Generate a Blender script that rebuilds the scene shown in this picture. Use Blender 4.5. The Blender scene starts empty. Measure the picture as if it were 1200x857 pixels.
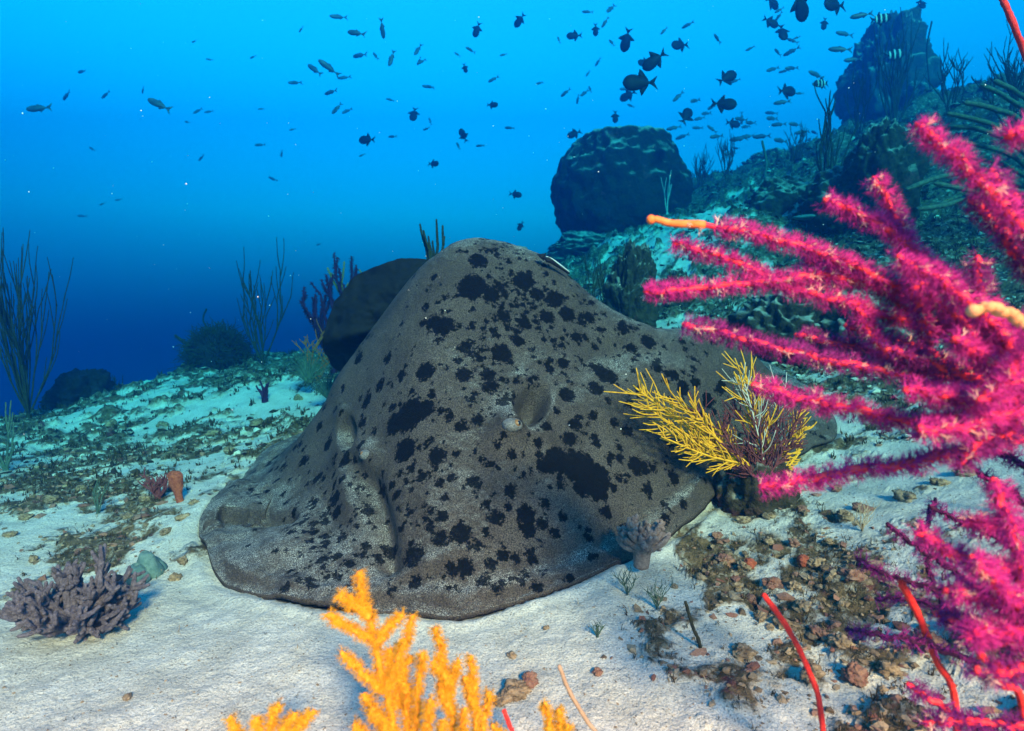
import bpy, math, random
import numpy as np
from mathutils import Vector, Matrix

# ------------------------------------------------------------------ camera
scene = bpy.context.scene
W, H = 1200.0, 857.0
HFOV = math.radians(80.0)
FPX = W / 2 / math.tan(HFOV / 2)
PITCH = math.radians(8.0)
CAM = np.array([0.0, 0.0, 0.75])
RIGHT = np.array([1.0, 0.0, 0.0])
FWD = np.array([0.0, math.cos(PITCH), -math.sin(PITCH)])
UP = np.array([0.0, math.sin(PITCH), math.cos(PITCH)])

cam_data = bpy.data.cameras.new("camera")
cam_data.sensor_width = 36.0
cam_data.sensor_fit = 'HORIZONTAL'
cam_data.lens = 18.0 / math.tan(HFOV / 2)
cam_data.clip_start = 0.02
cam_data.clip_end = 500.0
cam_data.dof.use_dof = True
cam_data.dof.focus_distance = 1.75
cam_data.dof.aperture_fstop = 5.0
cam = bpy.data.objects.new("camera", cam_data)
scene.collection.objects.link(cam)
cam.location = CAM
cam.rotation_euler = (math.pi / 2 - PITCH, 0, 0)
scene.camera = cam

# ------------------------------------------------------------------ sky above the water
SUN_EL, SUN_AZ = 34.0, 160.0        # direction of the flash stand-in, behind the camera and a little right
world = bpy.data.worlds.new("World")
scene.world = world
world.use_nodes = True
wn, wl = world.node_tree.nodes, world.node_tree.links
wn.clear()
sky = wn.new("ShaderNodeTexSky")
sky.sky_type = 'NISHITA'
sky.sun_disc = False
sky.sun_elevation = math.radians(SUN_EL)
sky.sun_rotation = math.radians(SUN_AZ)
sky.air_density = 1.0
sky.dust_density = 0.0
sky.ozone_density = 2.0
bg = wn.new("ShaderNodeBackground")
bg.inputs['Strength'].default_value = 0.05
wo = wn.new("ShaderNodeOutputWorld")
# below the horizon the light from the depths fades smoothly instead of stopping at a line
wg = wn.new("ShaderNodeTexCoord"); ws = wn.new("ShaderNodeSeparateXYZ"); wc = wn.new("ShaderNodeCombineXYZ")
wl.new(wg.outputs['Generated'], ws.inputs[0])
wm = wn.new("ShaderNodeMath"); wm.operation = 'MAXIMUM'; wm.inputs[1].default_value = 0.10
wl.new(ws.outputs[2], wm.inputs[0])
wl.new(ws.outputs[0], wc.inputs[0]); wl.new(ws.outputs[1], wc.inputs[1]); wl.new(wm.outputs[0], wc.inputs[2])
wl.new(wc.outputs[0], sky.inputs[0])
wr = wn.new("ShaderNodeMapRange"); wr.interpolation_type = 'SMOOTHSTEP'
wr.inputs['From Min'].default_value = -0.10; wr.inputs['From Max'].default_value = 0.45
wr.inputs['To Min'].default_value = 0.015; wr.inputs['To Max'].default_value = 1.08
wl.new(ws.outputs[2], wr.inputs[0])
wx = wn.new("ShaderNodeMix"); wx.data_type = 'RGBA'; wx.blend_type = 'MULTIPLY'; wx.inputs[0].default_value = 1.0
wl.new(sky.outputs[0], wx.inputs[6]); wl.new(wr.outputs[0], wx.inputs[7])
wl.new(wx.outputs[2], bg.inputs['Color'])
wl.new(bg.outputs[0], wo.inputs['Surface'])

flash_data = bpy.data.lights.new("flash_sun", 'SUN')  # warm lamp added in place of the diver's flash
flash_data.energy = 5.0
flash_data.angle = math.radians(8.0)
flash_data.color = (1.0, 0.205, 0.11)
flash_sun = bpy.data.objects.new("flash_sun", flash_data)
scene.collection.objects.link(flash_sun)
_el, _az = math.radians(SUN_EL), math.radians(SUN_AZ)
to_sun = Vector((math.sin(_az) * math.cos(_el), math.cos(_az) * math.cos(_el), math.sin(_el)))
flash_sun.rotation_euler = to_sun.to_track_quat('Z', 'Y').to_euler()

vs = scene.view_settings
vs.view_transform = 'Standard'
vs.look = 'None'
vs.exposure = 3.15
vs.gamma = 1.0
vs.use_curve_mapping = False
scene.cycles.use_denoising = True
scene.cycles.max_bounces = 6
scene.cycles.diffuse_bounces = 2
scene.cycles.glossy_bounces = 2
scene.cycles.transmission_bounces = 2
scene.cycles.transparent_max_bounces = 6
scene.cycles.volume_bounces = 1
scene.cycles.sample_clamp_indirect = 4.0

random.seed(7)
rng = np.random.default_rng(7)
COL = scene.collection

# ------------------------------------------------------------------ helpers
def P(px, py, d):
    """point that the photograph shows at pixel px, py at depth d metres"""
    return CAM + d * (FWD + (px - W / 2) / FPX * RIGHT - (py - H / 2) / FPX * UP)

def project(pts):
    q = np.asarray(pts, float) - CAM
    d = q @ FWD
    return np.stack([W / 2 + FPX * (q @ RIGHT) / d, H / 2 - FPX * (q @ UP) / d, d], -1)

_lat = np.random.default_rng(3).random((256, 256))
def vnoise(x, y):
    xi, yi = np.floor(x).astype(int), np.floor(y).astype(int)
    fx, fy = x - xi, y - yi
    fx = fx * fx * (3 - 2 * fx); fy = fy * fy * (3 - 2 * fy)
    a = _lat[xi & 255, yi & 255]; b = _lat[(xi + 1) & 255, yi & 255]
    c = _lat[xi & 255, (yi + 1) & 255]; d = _lat[(xi + 1) & 255, (yi + 1) & 255]
    return (a * (1 - fx) + b * fx) * (1 - fy) + (c * (1 - fx) + d * fx) * fy

def fbm(x, y, oct=5, gain=0.5):
    s, a, t = 0.0, 1.0, 0.0
    for i in range(oct):
        s = s + a * vnoise(x * 2 ** i + 17.3 * i, y * 2 ** i + 5.1 * i)
        t += a; a *= gain
    return s / t

def vnoise3(p):
    i = np.floor(p).astype(int); f = p - i; f = f * f * (3 - 2 * f)
    def h(dx, dy, dz):
        z = i[..., 2] + dz
        return _lat[(i[..., 0] + dx + z * 37) & 255, (i[..., 1] + dy + z * 91) & 255]
    r = 0.0
    for dx in (0, 1):
        for dy in (0, 1):
            for dz in (0, 1):
                r = r + h(dx, dy, dz) * (f[..., 0] if dx else 1 - f[..., 0]) * (f[..., 1] if dy else 1 - f[..., 1]) * (f[..., 2] if dz else 1 - f[..., 2])
    return r

def fbm3(p, oct=4, gain=0.5):
    s, a, t = 0.0, 1.0, 0.0
    for k in range(oct):
        s = s + a * vnoise3(p * 2 ** k + 13.7 * k); t += a; a *= gain
    return s / t

def sstep(a, b, x):
    t = np.clip((x - a) / (b - a), 0, 1)
    return t * t * (3 - 2 * t)

class TPS:
    """smooth height sheet through control points"""
    def __init__(self, xy, vals, lam=1e-4):
        xy = np.asarray(xy, float); n = len(xy)
        self.xy = xy
        r2 = ((xy[:, None] - xy[None]) ** 2).sum(-1)
        K = 0.5 * r2 * np.log(r2 + 1e-12) + lam * np.eye(n)
        Pm = np.hstack([np.ones((n, 1)), xy])
        A = np.block([[K, Pm], [Pm.T, np.zeros((3, 3))]])
        self.w = np.linalg.solve(A, np.concatenate([vals, np.zeros(3)]))
    def __call__(self, x, y):
        x = np.asarray(x, float); y = np.asarray(y, float)
        sh = x.shape; q = np.stack([x.ravel(), y.ravel()], -1)
        out = np.empty(len(q))
        for i in range(0, len(q), 40000):
            c = q[i:i + 40000]
            r2 = ((c[:, None] - self.xy[None]) ** 2).sum(-1)
            out[i:i + 40000] = (0.5 * r2 * np.log(r2 + 1e-12)) @ self.w[:-3] + self.w[-3] + c @ self.w[-2:]
        return out.reshape(sh)

def tag(o, label=None, cat=None, group=None, kind=None):
    if label: o["label"] = label
    if cat: o["category"] = cat
    if group: o["group"] = group
    if kind: o["kind"] = kind
    return o

def empty(name, loc, label=None, cat=None, group=None):
    o = bpy.data.objects.new(name, None)
    o.empty_display_size = 0.05
    o.location = Vector([float(v) for v in loc])
    COL.objects.link(o)
    return tag(o, label, cat, group)

class MB:
    """collects vertices and faces in world space, then makes ONE mesh object"""
    def __init__(self):
        self.v, self.q, self.t, self.n, self.attr = [], [], [], 0, []
    def add(self, v, q=None, t=None, a=0.0):
        v = np.asarray(v, float).reshape(-1, 3)
        if q is not None and len(q): self.q.append(np.asarray(q, int).reshape(-1, 4) + self.n)
        if t is not None and len(t): self.t.append(np.asarray(t, int).reshape(-1, 3) + self.n)
        self.v.append(v); self.n += len(v)
        self.attr.append(np.full(len(v), a) if np.isscalar(a) else np.asarray(a, float))
        return self
    def build(self, name, mat, parent=None, smooth=True, attr=None, origin=None):
        v = np.concatenate(self.v)
        q = np.concatenate(self.q) if self.q else np.zeros((0, 4), int)
        t = np.concatenate(self.t) if self.t else np.zeros((0, 3), int)
        off = np.zeros(3)
        if parent is not None:
            p = parent; off = np.zeros(3)
            while p is not None:
                off = off + np.array(p.location); p = p.parent
        elif origin is not None:
            off = np.asarray(origin, float)
        v = v - off
        me = bpy.data.meshes.new(name)
        me.vertices.add(len(v)); me.vertices.foreach_set("co", v.ravel())
        loops = np.concatenate([q.ravel(), t.ravel()])
        me.loops.add(len(loops)); me.loops.foreach_set("vertex_index", loops)
        me.polygons.add(len(q) + len(t))
        st = np.concatenate([np.arange(len(q)) * 4, len(q) * 4 + np.arange(len(t)) * 3])
        me.polygons.foreach_set("loop_start", st)
        me.polygons.foreach_set("use_smooth", np.full(len(st), smooth, bool))
        if attr:
            at = me.attributes.new(attr, 'FLOAT', 'POINT')
            at.data.foreach_set("value", np.concatenate(self.attr))
        me.update(calc_edges=True); me.validate()
        me.materials.append(mat)
        o = bpy.data.objects.new(name, me)
        COL.objects.link(o)
        if parent is not None: o.parent = parent
        elif origin is not None: o.location = Vector([float(x) for x in origin])
        return o

def spline(pts, n):
    """Catmull-Rom through pts (k,m) resampled to n"""
    p = np.asarray(pts, float)
    if len(p) == 2:
        t = np.linspace(0, 1, n)[:, None]
        return p[0] * (1 - t) + p[1] * t
    e = np.vstack([2 * p[0] - p[1], p, 2 * p[-1] - p[-2]])
    u = np.linspace(0, len(p) - 1 - 1e-9, n)
    i = np.floor(u).astype(int); t = (u - i)[:, None]
    a, b, c, d = e[i], e[i + 1], e[i + 2], e[i + 3]
    return 0.5 * (2 * b + (c - a) * t + (2 * a - 5 * b + 4 * c - d) * t ** 2 + (3 * b - a - 3 * c + d) * t ** 3)

def frames(p):
    t = np.gradient(p, axis=0)
    t /= np.linalg.norm(t, axis=1)[:, None] + 1e-12
    ref = np.array([0.13, 0.31, 0.94]) if abs(t[0] @ np.array([0.13, 0.31, 0.94])) < 0.9 else np.array([1.0, 0, 0])
    n = np.empty_like(p); a = ref
    for i in range(len(p)):
        a = a - t[i] * (a @ t[i]); a = a / (np.linalg.norm(a) + 1e-12); n[i] = a
    return t, n, np.cross(t, n)

def add_tube(mb, pts, radii, sides=6, a=0.0, bumpy=0.0):
    p = np.asarray(pts, float); n = len(p)
    r = np.interp(np.linspace(0, 1, n), np.linspace(0, 1, len(np.atleast_1d(radii))), np.atleast_1d(radii)) if len(np.atleast_1d(radii)) != n else np.asarray(radii, float)
    t, u, w = frames(p)
    ang = np.arange(sides) / sides * 2 * math.pi
    rr = r[:, None] * (1 + bumpy * (rng.random((n, sides)) - 0.5))
    ring = p[:, None] + rr[..., None] * (np.cos(ang)[None, :, None] * u[:, None] + np.sin(ang)[None, :, None] * w[:, None])
    v = np.vstack([ring.reshape(-1, 3), p[0:1] - t[0] * r[0] * 0.6, p[-1:] + t[-1] * r[-1] * 0.8])
    i = np.arange(n - 1)[:, None] * sides; j = np.arange(sides)[None]; k = (j + 1) % sides
    q = np.stack([i + j, i + k, i + sides + k, i + sides + j], -1).reshape(-1, 4)
    b, e = n * sides, n * sides + 1
    jj = np.arange(sides); kk = (jj + 1) % sides
    tr = np.vstack([np.stack([kk, jj, np.full(sides, b)], -1), np.stack([(n - 1) * sides + jj, (n - 1) * sides + kk, np.full(sides, e)], -1)])
    mb.add(v, q, tr, a)

def add_polyps(mb, path, radii, per_m, length, width, tips=4, spread=0.55, lo=0.0, hi=1.0, a0=0.0):
    """fuzz of small polyps, each a thin stalk with a star of tentacles"""
    p = np.asarray(path, float)
    seg = np.linalg.norm(np.diff(p, axis=0), axis=1); s = np.concatenate([[0], np.cumsum(seg)])
    n = max(3, int(per_m * s[-1] * (hi - lo)))
    u = rng.uniform(lo, hi, n) * s[-1]
    base = np.stack([np.interp(u, s, p[:, k]) for k in range(3)], -1)
    t, f, w = frames(p)
    I = np.clip(np.searchsorted(s, u) - 1, 0, len(p) - 1)
    ang = rng.random(n) * 2 * math.pi
    rad = np.interp(u / s[-1], np.linspace(0, 1, len(np.atleast_1d(radii))), np.atleast_1d(radii))
    nd = np.cos(ang)[:, None] * f[I] + np.sin(ang)[:, None] * w[I]
    d = nd + t[I] * rng.uniform(-0.2, 0.9, n)[:, None] + rng.normal(0, 0.25, (n, 3))
    d /= np.linalg.norm(d, axis=1)[:, None]
    L = length * rng.uniform(0.55, 1.25, n)
    b = base + nd * rad[:, None] * 0.7
    tip = b + d * L[:, None]
    x = np.cross(d, rng.normal(0, 1, (n, 3))); x /= np.linalg.norm(x, axis=1)[:, None] + 1e-9
    y = np.cross(d, x)
    ww = width
    vs_, fs_ = [], []
    for k in range(3):
        c, sn = math.cos(k * 2.094), math.sin(k * 2.094)
        vs_.append(b + (x * c + y * sn) * ww)
    vs_.append(tip)
    fs_ += [(0, 1, 3), (1, 2, 3), (2, 0, 3)]
    m = 4
    mid = b + d * (L * 0.62)[:, None]
    for k in range(tips):
        an = k * 2 * math.pi / tips
        c, sn = math.cos(an), math.sin(an); c2, s2 = math.cos(an + 0.55), math.sin(an + 0.55)
        out = mid + d * (L * 0.38)[:, None] + (x * c + y * sn) * (L * spread)[:, None]
        e1 = mid + (x * c + y * sn) * ww * 0.7; e2 = mid + (x * c2 + y * s2) * ww * 1.3
        vs_ += [e1, e2, out]; fs_.append((m, m + 1, m + 2)); m += 3
    V = np.stack(vs_, 1).reshape(-1, 3)
    F = (np.array(fs_)[None] + (np.arange(n) * m)[:, None, None]).reshape(-1, 3)
    mb.add(V, None, F, np.repeat(np.clip(a0 + rng.random(n), 0, 1), m))

# ------------------------------------------------------------------ materials
class NT:
    def __init__(self, name):
        self.m = bpy.data.materials.new(name); self.m.use_nodes = True
        self.n, self.l = self.m.node_tree.nodes, self.m.node_tree.links
        self.n.clear()
        self.out = self.n.new("ShaderNodeOutputMaterial")
    def new(self, typ, **kw):
        x = self.n.new(typ)
        for k, v in kw.items(): setattr(x, k, v)
        return x
    def link(self, a, b): self.l.new(a, b)
    def coord(self): return self.new("ShaderNodeTexCoord").outputs['Object']
    def attr(self, name):
        a = self.new("ShaderNodeAttribute"); a.attribute_name = name; return a.outputs['Fac']
    def noise(self, vec, scale, detail=4, rough=0.55, dist=0.0):
        x = self.new("ShaderNodeTexNoise"); self.link(vec, x.inputs['Vector'])
        x.inputs['Scale'].default_value = scale; x.inputs['Detail'].default_value = detail
        x.inputs['Roughness'].default_value = rough; x.inputs['Distortion'].default_value = dist
        return x.outputs['Fac']
    def voro(self, vec, scale, feature='F1', out='Distance', rand=1.0):
        x = self.new("ShaderNodeTexVoronoi"); x.feature = feature
        self.link(vec, x.inputs['Vector']); x.inputs['Scale'].default_value = scale
        x.inputs['Randomness'].default_value = rand
        return x.outputs[out]
    def ramp(self, fac, stops, interp='LINEAR'):
        x = self.new("ShaderNodeValToRGB"); self.link(fac, x.inputs['Fac'])
        x.color_ramp.interpolation = interp
        e = x.color_ramp.elements
        while len(e) < len(stops): e.new(0.5)
        for el, (p, c) in zip(e, stops):
            el.position = p
            el.color = (c, c, c, 1) if np.isscalar(c) else (*c, 1)
        return x.outputs['Color']
    def math(self, op, a, b=None, c=None, clamp=False):
        x = self.new("ShaderNodeMath"); x.operation = op; x.use_clamp = clamp
        for i, v in enumerate((a, b, c)):
            if v is None: continue
            if isinstance(v, (int, float)): x.inputs[i].default_value = v
            else: self.link(v, x.inputs[i])
        return x.outputs[0]
    def mix(self, fac, a, b, blend='MIX'):
        x = self.new("ShaderNodeMix"); x.data_type = 'RGBA'; x.blend_type = blend
        for s, v in ((x.inputs[0], fac), (x.inputs[6], a), (x.inputs[7], b)):
            if isinstance(v, (int, float)): s.default_value = v
            elif isinstance(v, tuple): s.default_value = (*v, 1)
            else: self.link(v, s)
        return x.outputs[2]
    def bump(self, h, strength, dist, prev=None):
        x = self.new("ShaderNodeBump"); x.inputs['Strength'].default_value = strength
        x.inputs['Distance'].default_value = dist; self.link(h, x.inputs['Height'])
        if prev is not None: self.link(prev, x.inputs['Normal'])
        return x.outputs[0]
    def bsdf(self, color, rough=0.7, normal=None, spec=0.3, trans=None):
        b = self.new("ShaderNodeBsdfPrincipled")
        if isinstance(color, tuple): b.inputs['Base Color'].default_value = (*color, 1)
        else: self.link(color, b.inputs['Base Color'])
        if isinstance(rough, (int, float)): b.inputs['Roughness'].default_value = rough
        else: self.link(rough, b.inputs['Roughness'])
        b.inputs['Specular IOR Level'].default_value = spec
        if normal is not None: self.link(normal, b.inputs['Normal'])
        res = b.outputs[0]
        if trans:
            t = self.new("ShaderNodeBsdfTranslucent")
            if isinstance(color, tuple): t.inputs['Color'].default_value = (*color, 1)
            else: self.link(color, t.inputs['Color'])
            mx = self.new("ShaderNodeMixShader"); mx.inputs[0].default_value = trans
            self.link(res, mx.inputs[1]); self.link(t.outputs[0], mx.inputs[2]); res = mx.outputs[0]
        self.link(res, self.out.inputs['Surface'])
        return b

def simple_mat(name, c1, c2, scale=30.0, rough=0.75, bump=0.3, bdist=0.004, spec=0.25, attr=None, trans=None):
    """two colours mottled by noise (or by an attribute), with fine relief"""
    t = NT(name); co = t.coord()
    f = t.noise(co, scale, 5, 0.6)
    fac = t.ramp(f, [(0.32, 0.0), (0.68, 1.0)])
    if attr: fac = t.math('ADD', t.math('MULTIPLY', fac, 0.3), t.math('MULTIPLY', t.attr(attr), 0.7))
    col = t.mix(fac, c1, c2)
    nm = t.bump(t.noise(co, scale * 3, 4, 0.6), bump, bdist) if bump else None
    t.bsdf(col, rough, nm, spec, trans)
    return t.m
# ------------------------------------------------------------------ sea floor
# pixel, pixel, depth, reefness (0 = clean sand, 1 = algae covered reef)
GC = [
 (600,857,1.02,.02),(0,857,1.05,.0),(1200,857,.95,.42),(300,857,1.03,.0),(900,857,1.0,.30),
 (540,727,1.36,.05),(380,715,1.39,.02),(260,682,1.55,.05),(240,612,1.85,.4),
 (0,770,1.25,.1),(120,770,1.25,.0),(0,640,1.8,.36),(120,650,1.75,.3),(0,560,2.5,.48),(0,500,3.6,.7),(100,475,4.2,.78),(200,450,4.8,.82),
 (300,430,5.2,.8),(370,430,4.2,.6),(250,560,2.3,.36),(330,500,3.0,.4),(150,520,3.1,.5),(200,600,1.95,.38),(310,470,3.6,.42),
 (740,650,1.62,.2),(850,590,1.85,.42),(1000,650,1.45,.37),(1200,650,1.25,.36),(1200,760,1.05,.42),(1050,740,1.2,.38),(850,700,1.4,.33),(750,760,1.2,.24),
 (1000,560,1.95,.3),(1000,500,2.3,.5),(1200,500,1.9,.5),(1000,400,3.2,.7),(1200,400,2.6,.75),(860,395,3.3,.6),
 (760,360,3.9,.7),(700,330,4.8,.75),(850,300,4.5,.68),(1000,300,4.0,.85),(1200,300,3.4,.9),(800,262,5.6,.28),(760,305,4.6,.38),
 (850,240,6.5,.5),(1000,220,5.5,.9),(1200,220,4.4,.95),(950,180,8.0,.95),(1100,130,7.0,.95),(1200,120,6.0,.95),(700,300,8.0,.9)]
GW = [(-3,7.5,-1.5,.8),(-8,6,-4,.8),(-6,14,-4.5,.8),(-1.2,8,-.4,.8),(-5,3,-.9,.8),(-8,1,-2,.8),(6,12,3.0,.95),(3,13,2.2,.95),(0,13,.2,.9),(-1,20,-1.5,.9),(4,22,2,.9),(10,6,3.4,.9),(12,16,3.4,.9),
      (-3,0,-.12,.1),(3,0,.4,.6),(0,-1.5,0,.1),(6,2,1.3,.8),(9,-1,2,.8),(-8,-2,-1,.6),(-14,8,-6,.8),(-12,22,-6,.8),(14,26,3.2,.9),(-2,30,-3,.9)]
_g = [(*P(a, b, d), r) for a, b, d, r in GC] + [tuple(map(float, g)) for g in GW]
_g = np.array(_g)
g_z = TPS(_g[:, :2], _g[:, 2], 2e-3)
g_r = TPS(_g[:, :2], _g[:, 3], 2e-2)

def base_z(x, y):
    return np.clip(g_z(x, y), -7, 4.3)
def reefness(x, y):
    r = np.clip(g_r(x, y), 0, 1)
    n = fbm(x * 1.7 + 31, y * 1.7 + 7, 3)
    n2 = fbm(x * 8 + 3, y * 8 + 40, 4, .65)
    on = sstep(0.06, .28, r)
    return sstep(0.40, 0.66, r * 1.02 + (n - 0.5) * 0.8 * on + (n2 - 0.5) * 1.5 * on)
def ground_z(x, y):
    x = np.asarray(x, float); y = np.asarray(y, float)
    z = base_z(x, y)
    r = reefness(x, y)
    far = sstep(2.0, 7.0, y)
    z = z + (fbm(x * 1.3, y * 1.3, 3) - 0.5) * (0.05 + 0.5 * far)
    z = z + r * (fbm(x * 5 + 9, y * 5, 4, .6) - 0.42) * (0.07 + 0.22 * far)
    z = z + r * (1 - np.abs(2 * fbm(x * 13 + 9, y * 13, 3, .6) - 1)) * (0.035 + .03 * far) - r * .03
    z = z + (fbm(x * 22, y * 22, 3) - 0.5) * 0.012 + (fbm(x * 60, y * 60, 2) - 0.5) * 0.004
    return z

def ground_hit(px, py, dmin=0.7, dmax=14.0):
    """where the photograph's line of sight through a pixel meets the sea floor"""
    d = np.geomspace(dmin, dmax, 260)
    q = CAM + d[:, None] * (FWD + (px - W / 2) / FPX * RIGHT - (py - H / 2) / FPX * UP)
    below = q[:, 2] < ground_z(q[:, 0], q[:, 1])
    i = int(np.argmax(below)) if below.any() else len(d) - 1
    p = q[i].copy(); p[2] = float(ground_z(p[0:1], p[1:2])[0])
    return p
def on_ground(x, y, lift=0.0):
    return np.array([x, y, float(ground_z(np.array([x]), np.array([y]))[0]) + lift])
# ------------------------------------------------------------------ the resting ray: outline and height sheet
RO = [(240,612,1.92),(243,645,1.71),(258,680,1.56),(310,703,1.46),(380,716,1.385),(450,716,1.372),(540,727,1.355),(600,713,1.395),(660,692,1.45),
      (740,652,1.585),(800,620,1.71),(838,585,1.86),(858,553,2.0),(905,548,2.06),(950,530,2.14),(980,502,2.3)]
RO = [P(*a) for a in RO] + [np.array(a, float) for a in
      [(1.22,2.62,.33),(1.05,2.95,.38),(.62,3.22,.40),(.1,3.35,.38),(-.35,3.15,.32),(-.75,2.8,.14),(-1.0,2.4,.06)]]
RO = np.array(RO)
RI = [(520,299,2.05),(600,292,2.1),(650,312,2.1),(690,347,2.1),(750,378,2.12),(860,404,2.15),
      (512,512,1.68),(560,400,1.88),(540,620,1.5),(540,690,1.40),(700,620,1.60),(700,500,1.78),(700,420,1.95),(800,560,1.82),(800,480,1.96),
      (330,645,1.60),(300,672,1.53),(420,665,1.49),(640,665,1.475),(610,345,2.0),(500,430,1.83),(450,610,1.585),(620,560,1.62),
      (270,640,1.69),(740,625,1.63),(890,490,2.1),(920,520,2.1),(350,690,1.45),(460,695,1.40),(480,350,2.04)]
RI = [P(*a) for a in RI] + [np.array(a, float) for a in
      [(-.43,2.2,.665),(-.615,2.2,.42),(-.83,2.2,.13),(-.42,1.95,.47),(-.55,1.96,.27),(-.68,1.97,.13),(-.80,1.97,.055),(-.40,1.75,.275),(-.5,1.75,.155),(-.65,1.76,.06),(-.5,1.6,.07),(-.45,2.45,.52),(-.65,2.45,.30),(-.88,2.45,.11),(-.1,2.45,.76),(.15,2.5,.68),(0,2.9,.50),(.5,2.7,.42),(.85,2.6,.38),(.45,2.35,.50),(.25,2.35,.64),(-.3,2.8,.45),(-.9,2.3,.085)]]
_rc = np.vstack([RO + [0, 0, .012], np.array(RI)])
r_z = TPS(_rc[:, :2], _rc[:, 2], 4e-4)
NTH, NR = 860, 320
_cl = np.vstack([RO[-3:], RO, RO[:3]])
def _closed(p, n):
    k = len(p); u = np.arange(n) / n * k; i = np.floor(u).astype(int); t = (u - i)[:, None]
    a, b, c, d = p[(i - 1) % k], p[i % k], p[(i + 1) % k], p[(i + 2) % k]
    return 0.5 * (2 * b + (c - a) * t + (2 * a - 5 * b + 4 * c - d) * t ** 2 + (3 * b - a - 3 * c + d) * t ** 3)
R_OUT = _closed(RO[:, :2], NTH)
R_CEN = np.array([-0.02, 2.02])
def in_ray(x, y, grow=1.0):
    """radius fraction: below 1 is inside the ray's outline"""
    th = np.arctan2(y - R_CEN[1], x - R_CEN[0])
    ot = np.arctan2(R_OUT[:, 1] - R_CEN[1], R_OUT[:, 0] - R_CEN[0]); orr = np.hypot(R_OUT[:, 0] - R_CEN[0], R_OUT[:, 1] - R_CEN[1])
    o = np.argsort(ot)
    rr = np.interp(th, ot[o], orr[o], period=2 * math.pi)
    return np.hypot(x - R_CEN[0], y - R_CEN[1]) / rr

# ------------------------------------------------------------------ build the sea floor
def build_floor():
    rows, cols = 430, 640
    d = np.concatenate([np.linspace(-0.9, 0.75, 24), np.geomspace(0.78, 20.3, rows - 24)])
    u = np.linspace(-1, 1, cols); tt = 1.75 * (0.42 * u + 0.58 * u ** 3)
    Y = np.repeat(d[:, None], cols, 1); X = (np.maximum(Y, 0) * 1.0 + 1.3) * tt[None]
    Z = ground_z(X, Y)
    k = in_ray(X, Y)
    m = k < 1.0
    rz = r_z(X[m], Y[m]) - 0.014 - 0.02 * sstep(1.0, .96, k[m]) - 0.14 * sstep(1.0, .75, k[m])
    mound = base_z(X[m], Y[m])
    Z[m] = np.where(k[m] > .97, np.minimum(Z[m], rz), rz)
    # soft bank of sand pushed up against the ray's margin
    bank = np.exp(-((k - 1.035) / 0.02) ** 2) * 0.010 * (Y < 2.2)
    Z = Z + bank
    mb = MB()
    V = np.stack([X, Y, Z], -1)
    i = np.arange(rows - 1)[:, None] * cols; j = np.arange(cols - 1)[None]
    q = np.stack([i + j, i + j + 1, i + cols + j + 1, i + cols + j], -1).reshape(-1, 4)
    mb.add(V, q, None, reefness(X, Y).ravel())
    t = NT("seabed"); co = t.coord()
    rf = t.attr("reef")
    n1 = t.noise(co, 38, 6, .65); n2 = t.noise(co, 9, 5, .6); n3 = t.noise(co, 260, 3, .6)
    spk = t.voro(co, 120)
    sand = t.mix(t.ramp(n2, [(.35, 0.0), (.7, 1.0)]), (.60, .59, .54), (.43, .42, .37))
    grain = t.ramp(n3, [(.38, .40), (.56, 1.0)])
    sand = t.mix(.55, sand, grain, 'MULTIPLY')
    bits = t.math('MULTIPLY', t.ramp(spk, [(.14, 1.0), (.24, 0.0)]), t.ramp(t.noise(co, 21, 3), [(.44, .12), (.60, 1.0)]))
    sand = t.mix(t.math('MULTIPLY', bits, .75), sand, (.10, .075, .05))
    stain = t.ramp(t.noise(co, 3.1, 5, .65), [(.50, 0.0), (.72, .55)])
    sand = t.mix(t.math('MULTIPLY', stain, t.ramp(rf, [(0.02, 0.0), (.2, 1.0)])), sand, (.40, .25, .12))
    reef = t.mix(t.ramp(n1, [(.35, 0.0), (.65, 1.0)]), (.045, .045, .024), (.20, .14, .08))
    pinkcrust = t.ramp(t.noise(co, 14, 4, .6), [(.60, 0.0), (.68, 1.0)])
    reef = t.mix(t.math('MULTIPLY', pinkcrust, .7), reef, (.16, .045, .05))
    dust = t.ramp(t.noise(co, 30, 5, .7), [(.53, 0.0), (.63, 1.0)])
    reef = t.mix(t.math('MULTIPLY', dust, .8), reef, (.42, .40, .34))
    f = t.math('ADD', rf, t.math('MULTIPLY', t.math('SUBTRACT', n1, .5), 1.6))
    f = t.ramp(f, [(.34, 0.0), (.68, 1.0)])
    col = t.mix(f, sand, reef)
    b = t.bump(n3, .7, .005)
    b = t.bump(t.noise(co, 75, 5, .7), .8, .014, b)
    b = t.bump(t.math('MULTIPLY', n1, rf), 1.0, .04, b)
    t.bsdf(col, .95, b, .1)
    o = mb.build("seabed", t.m, attr="reef")
    return tag(o, "pale sand and algae covered reef slope", None, None, "structure")
seabed = build_floor()

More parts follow.
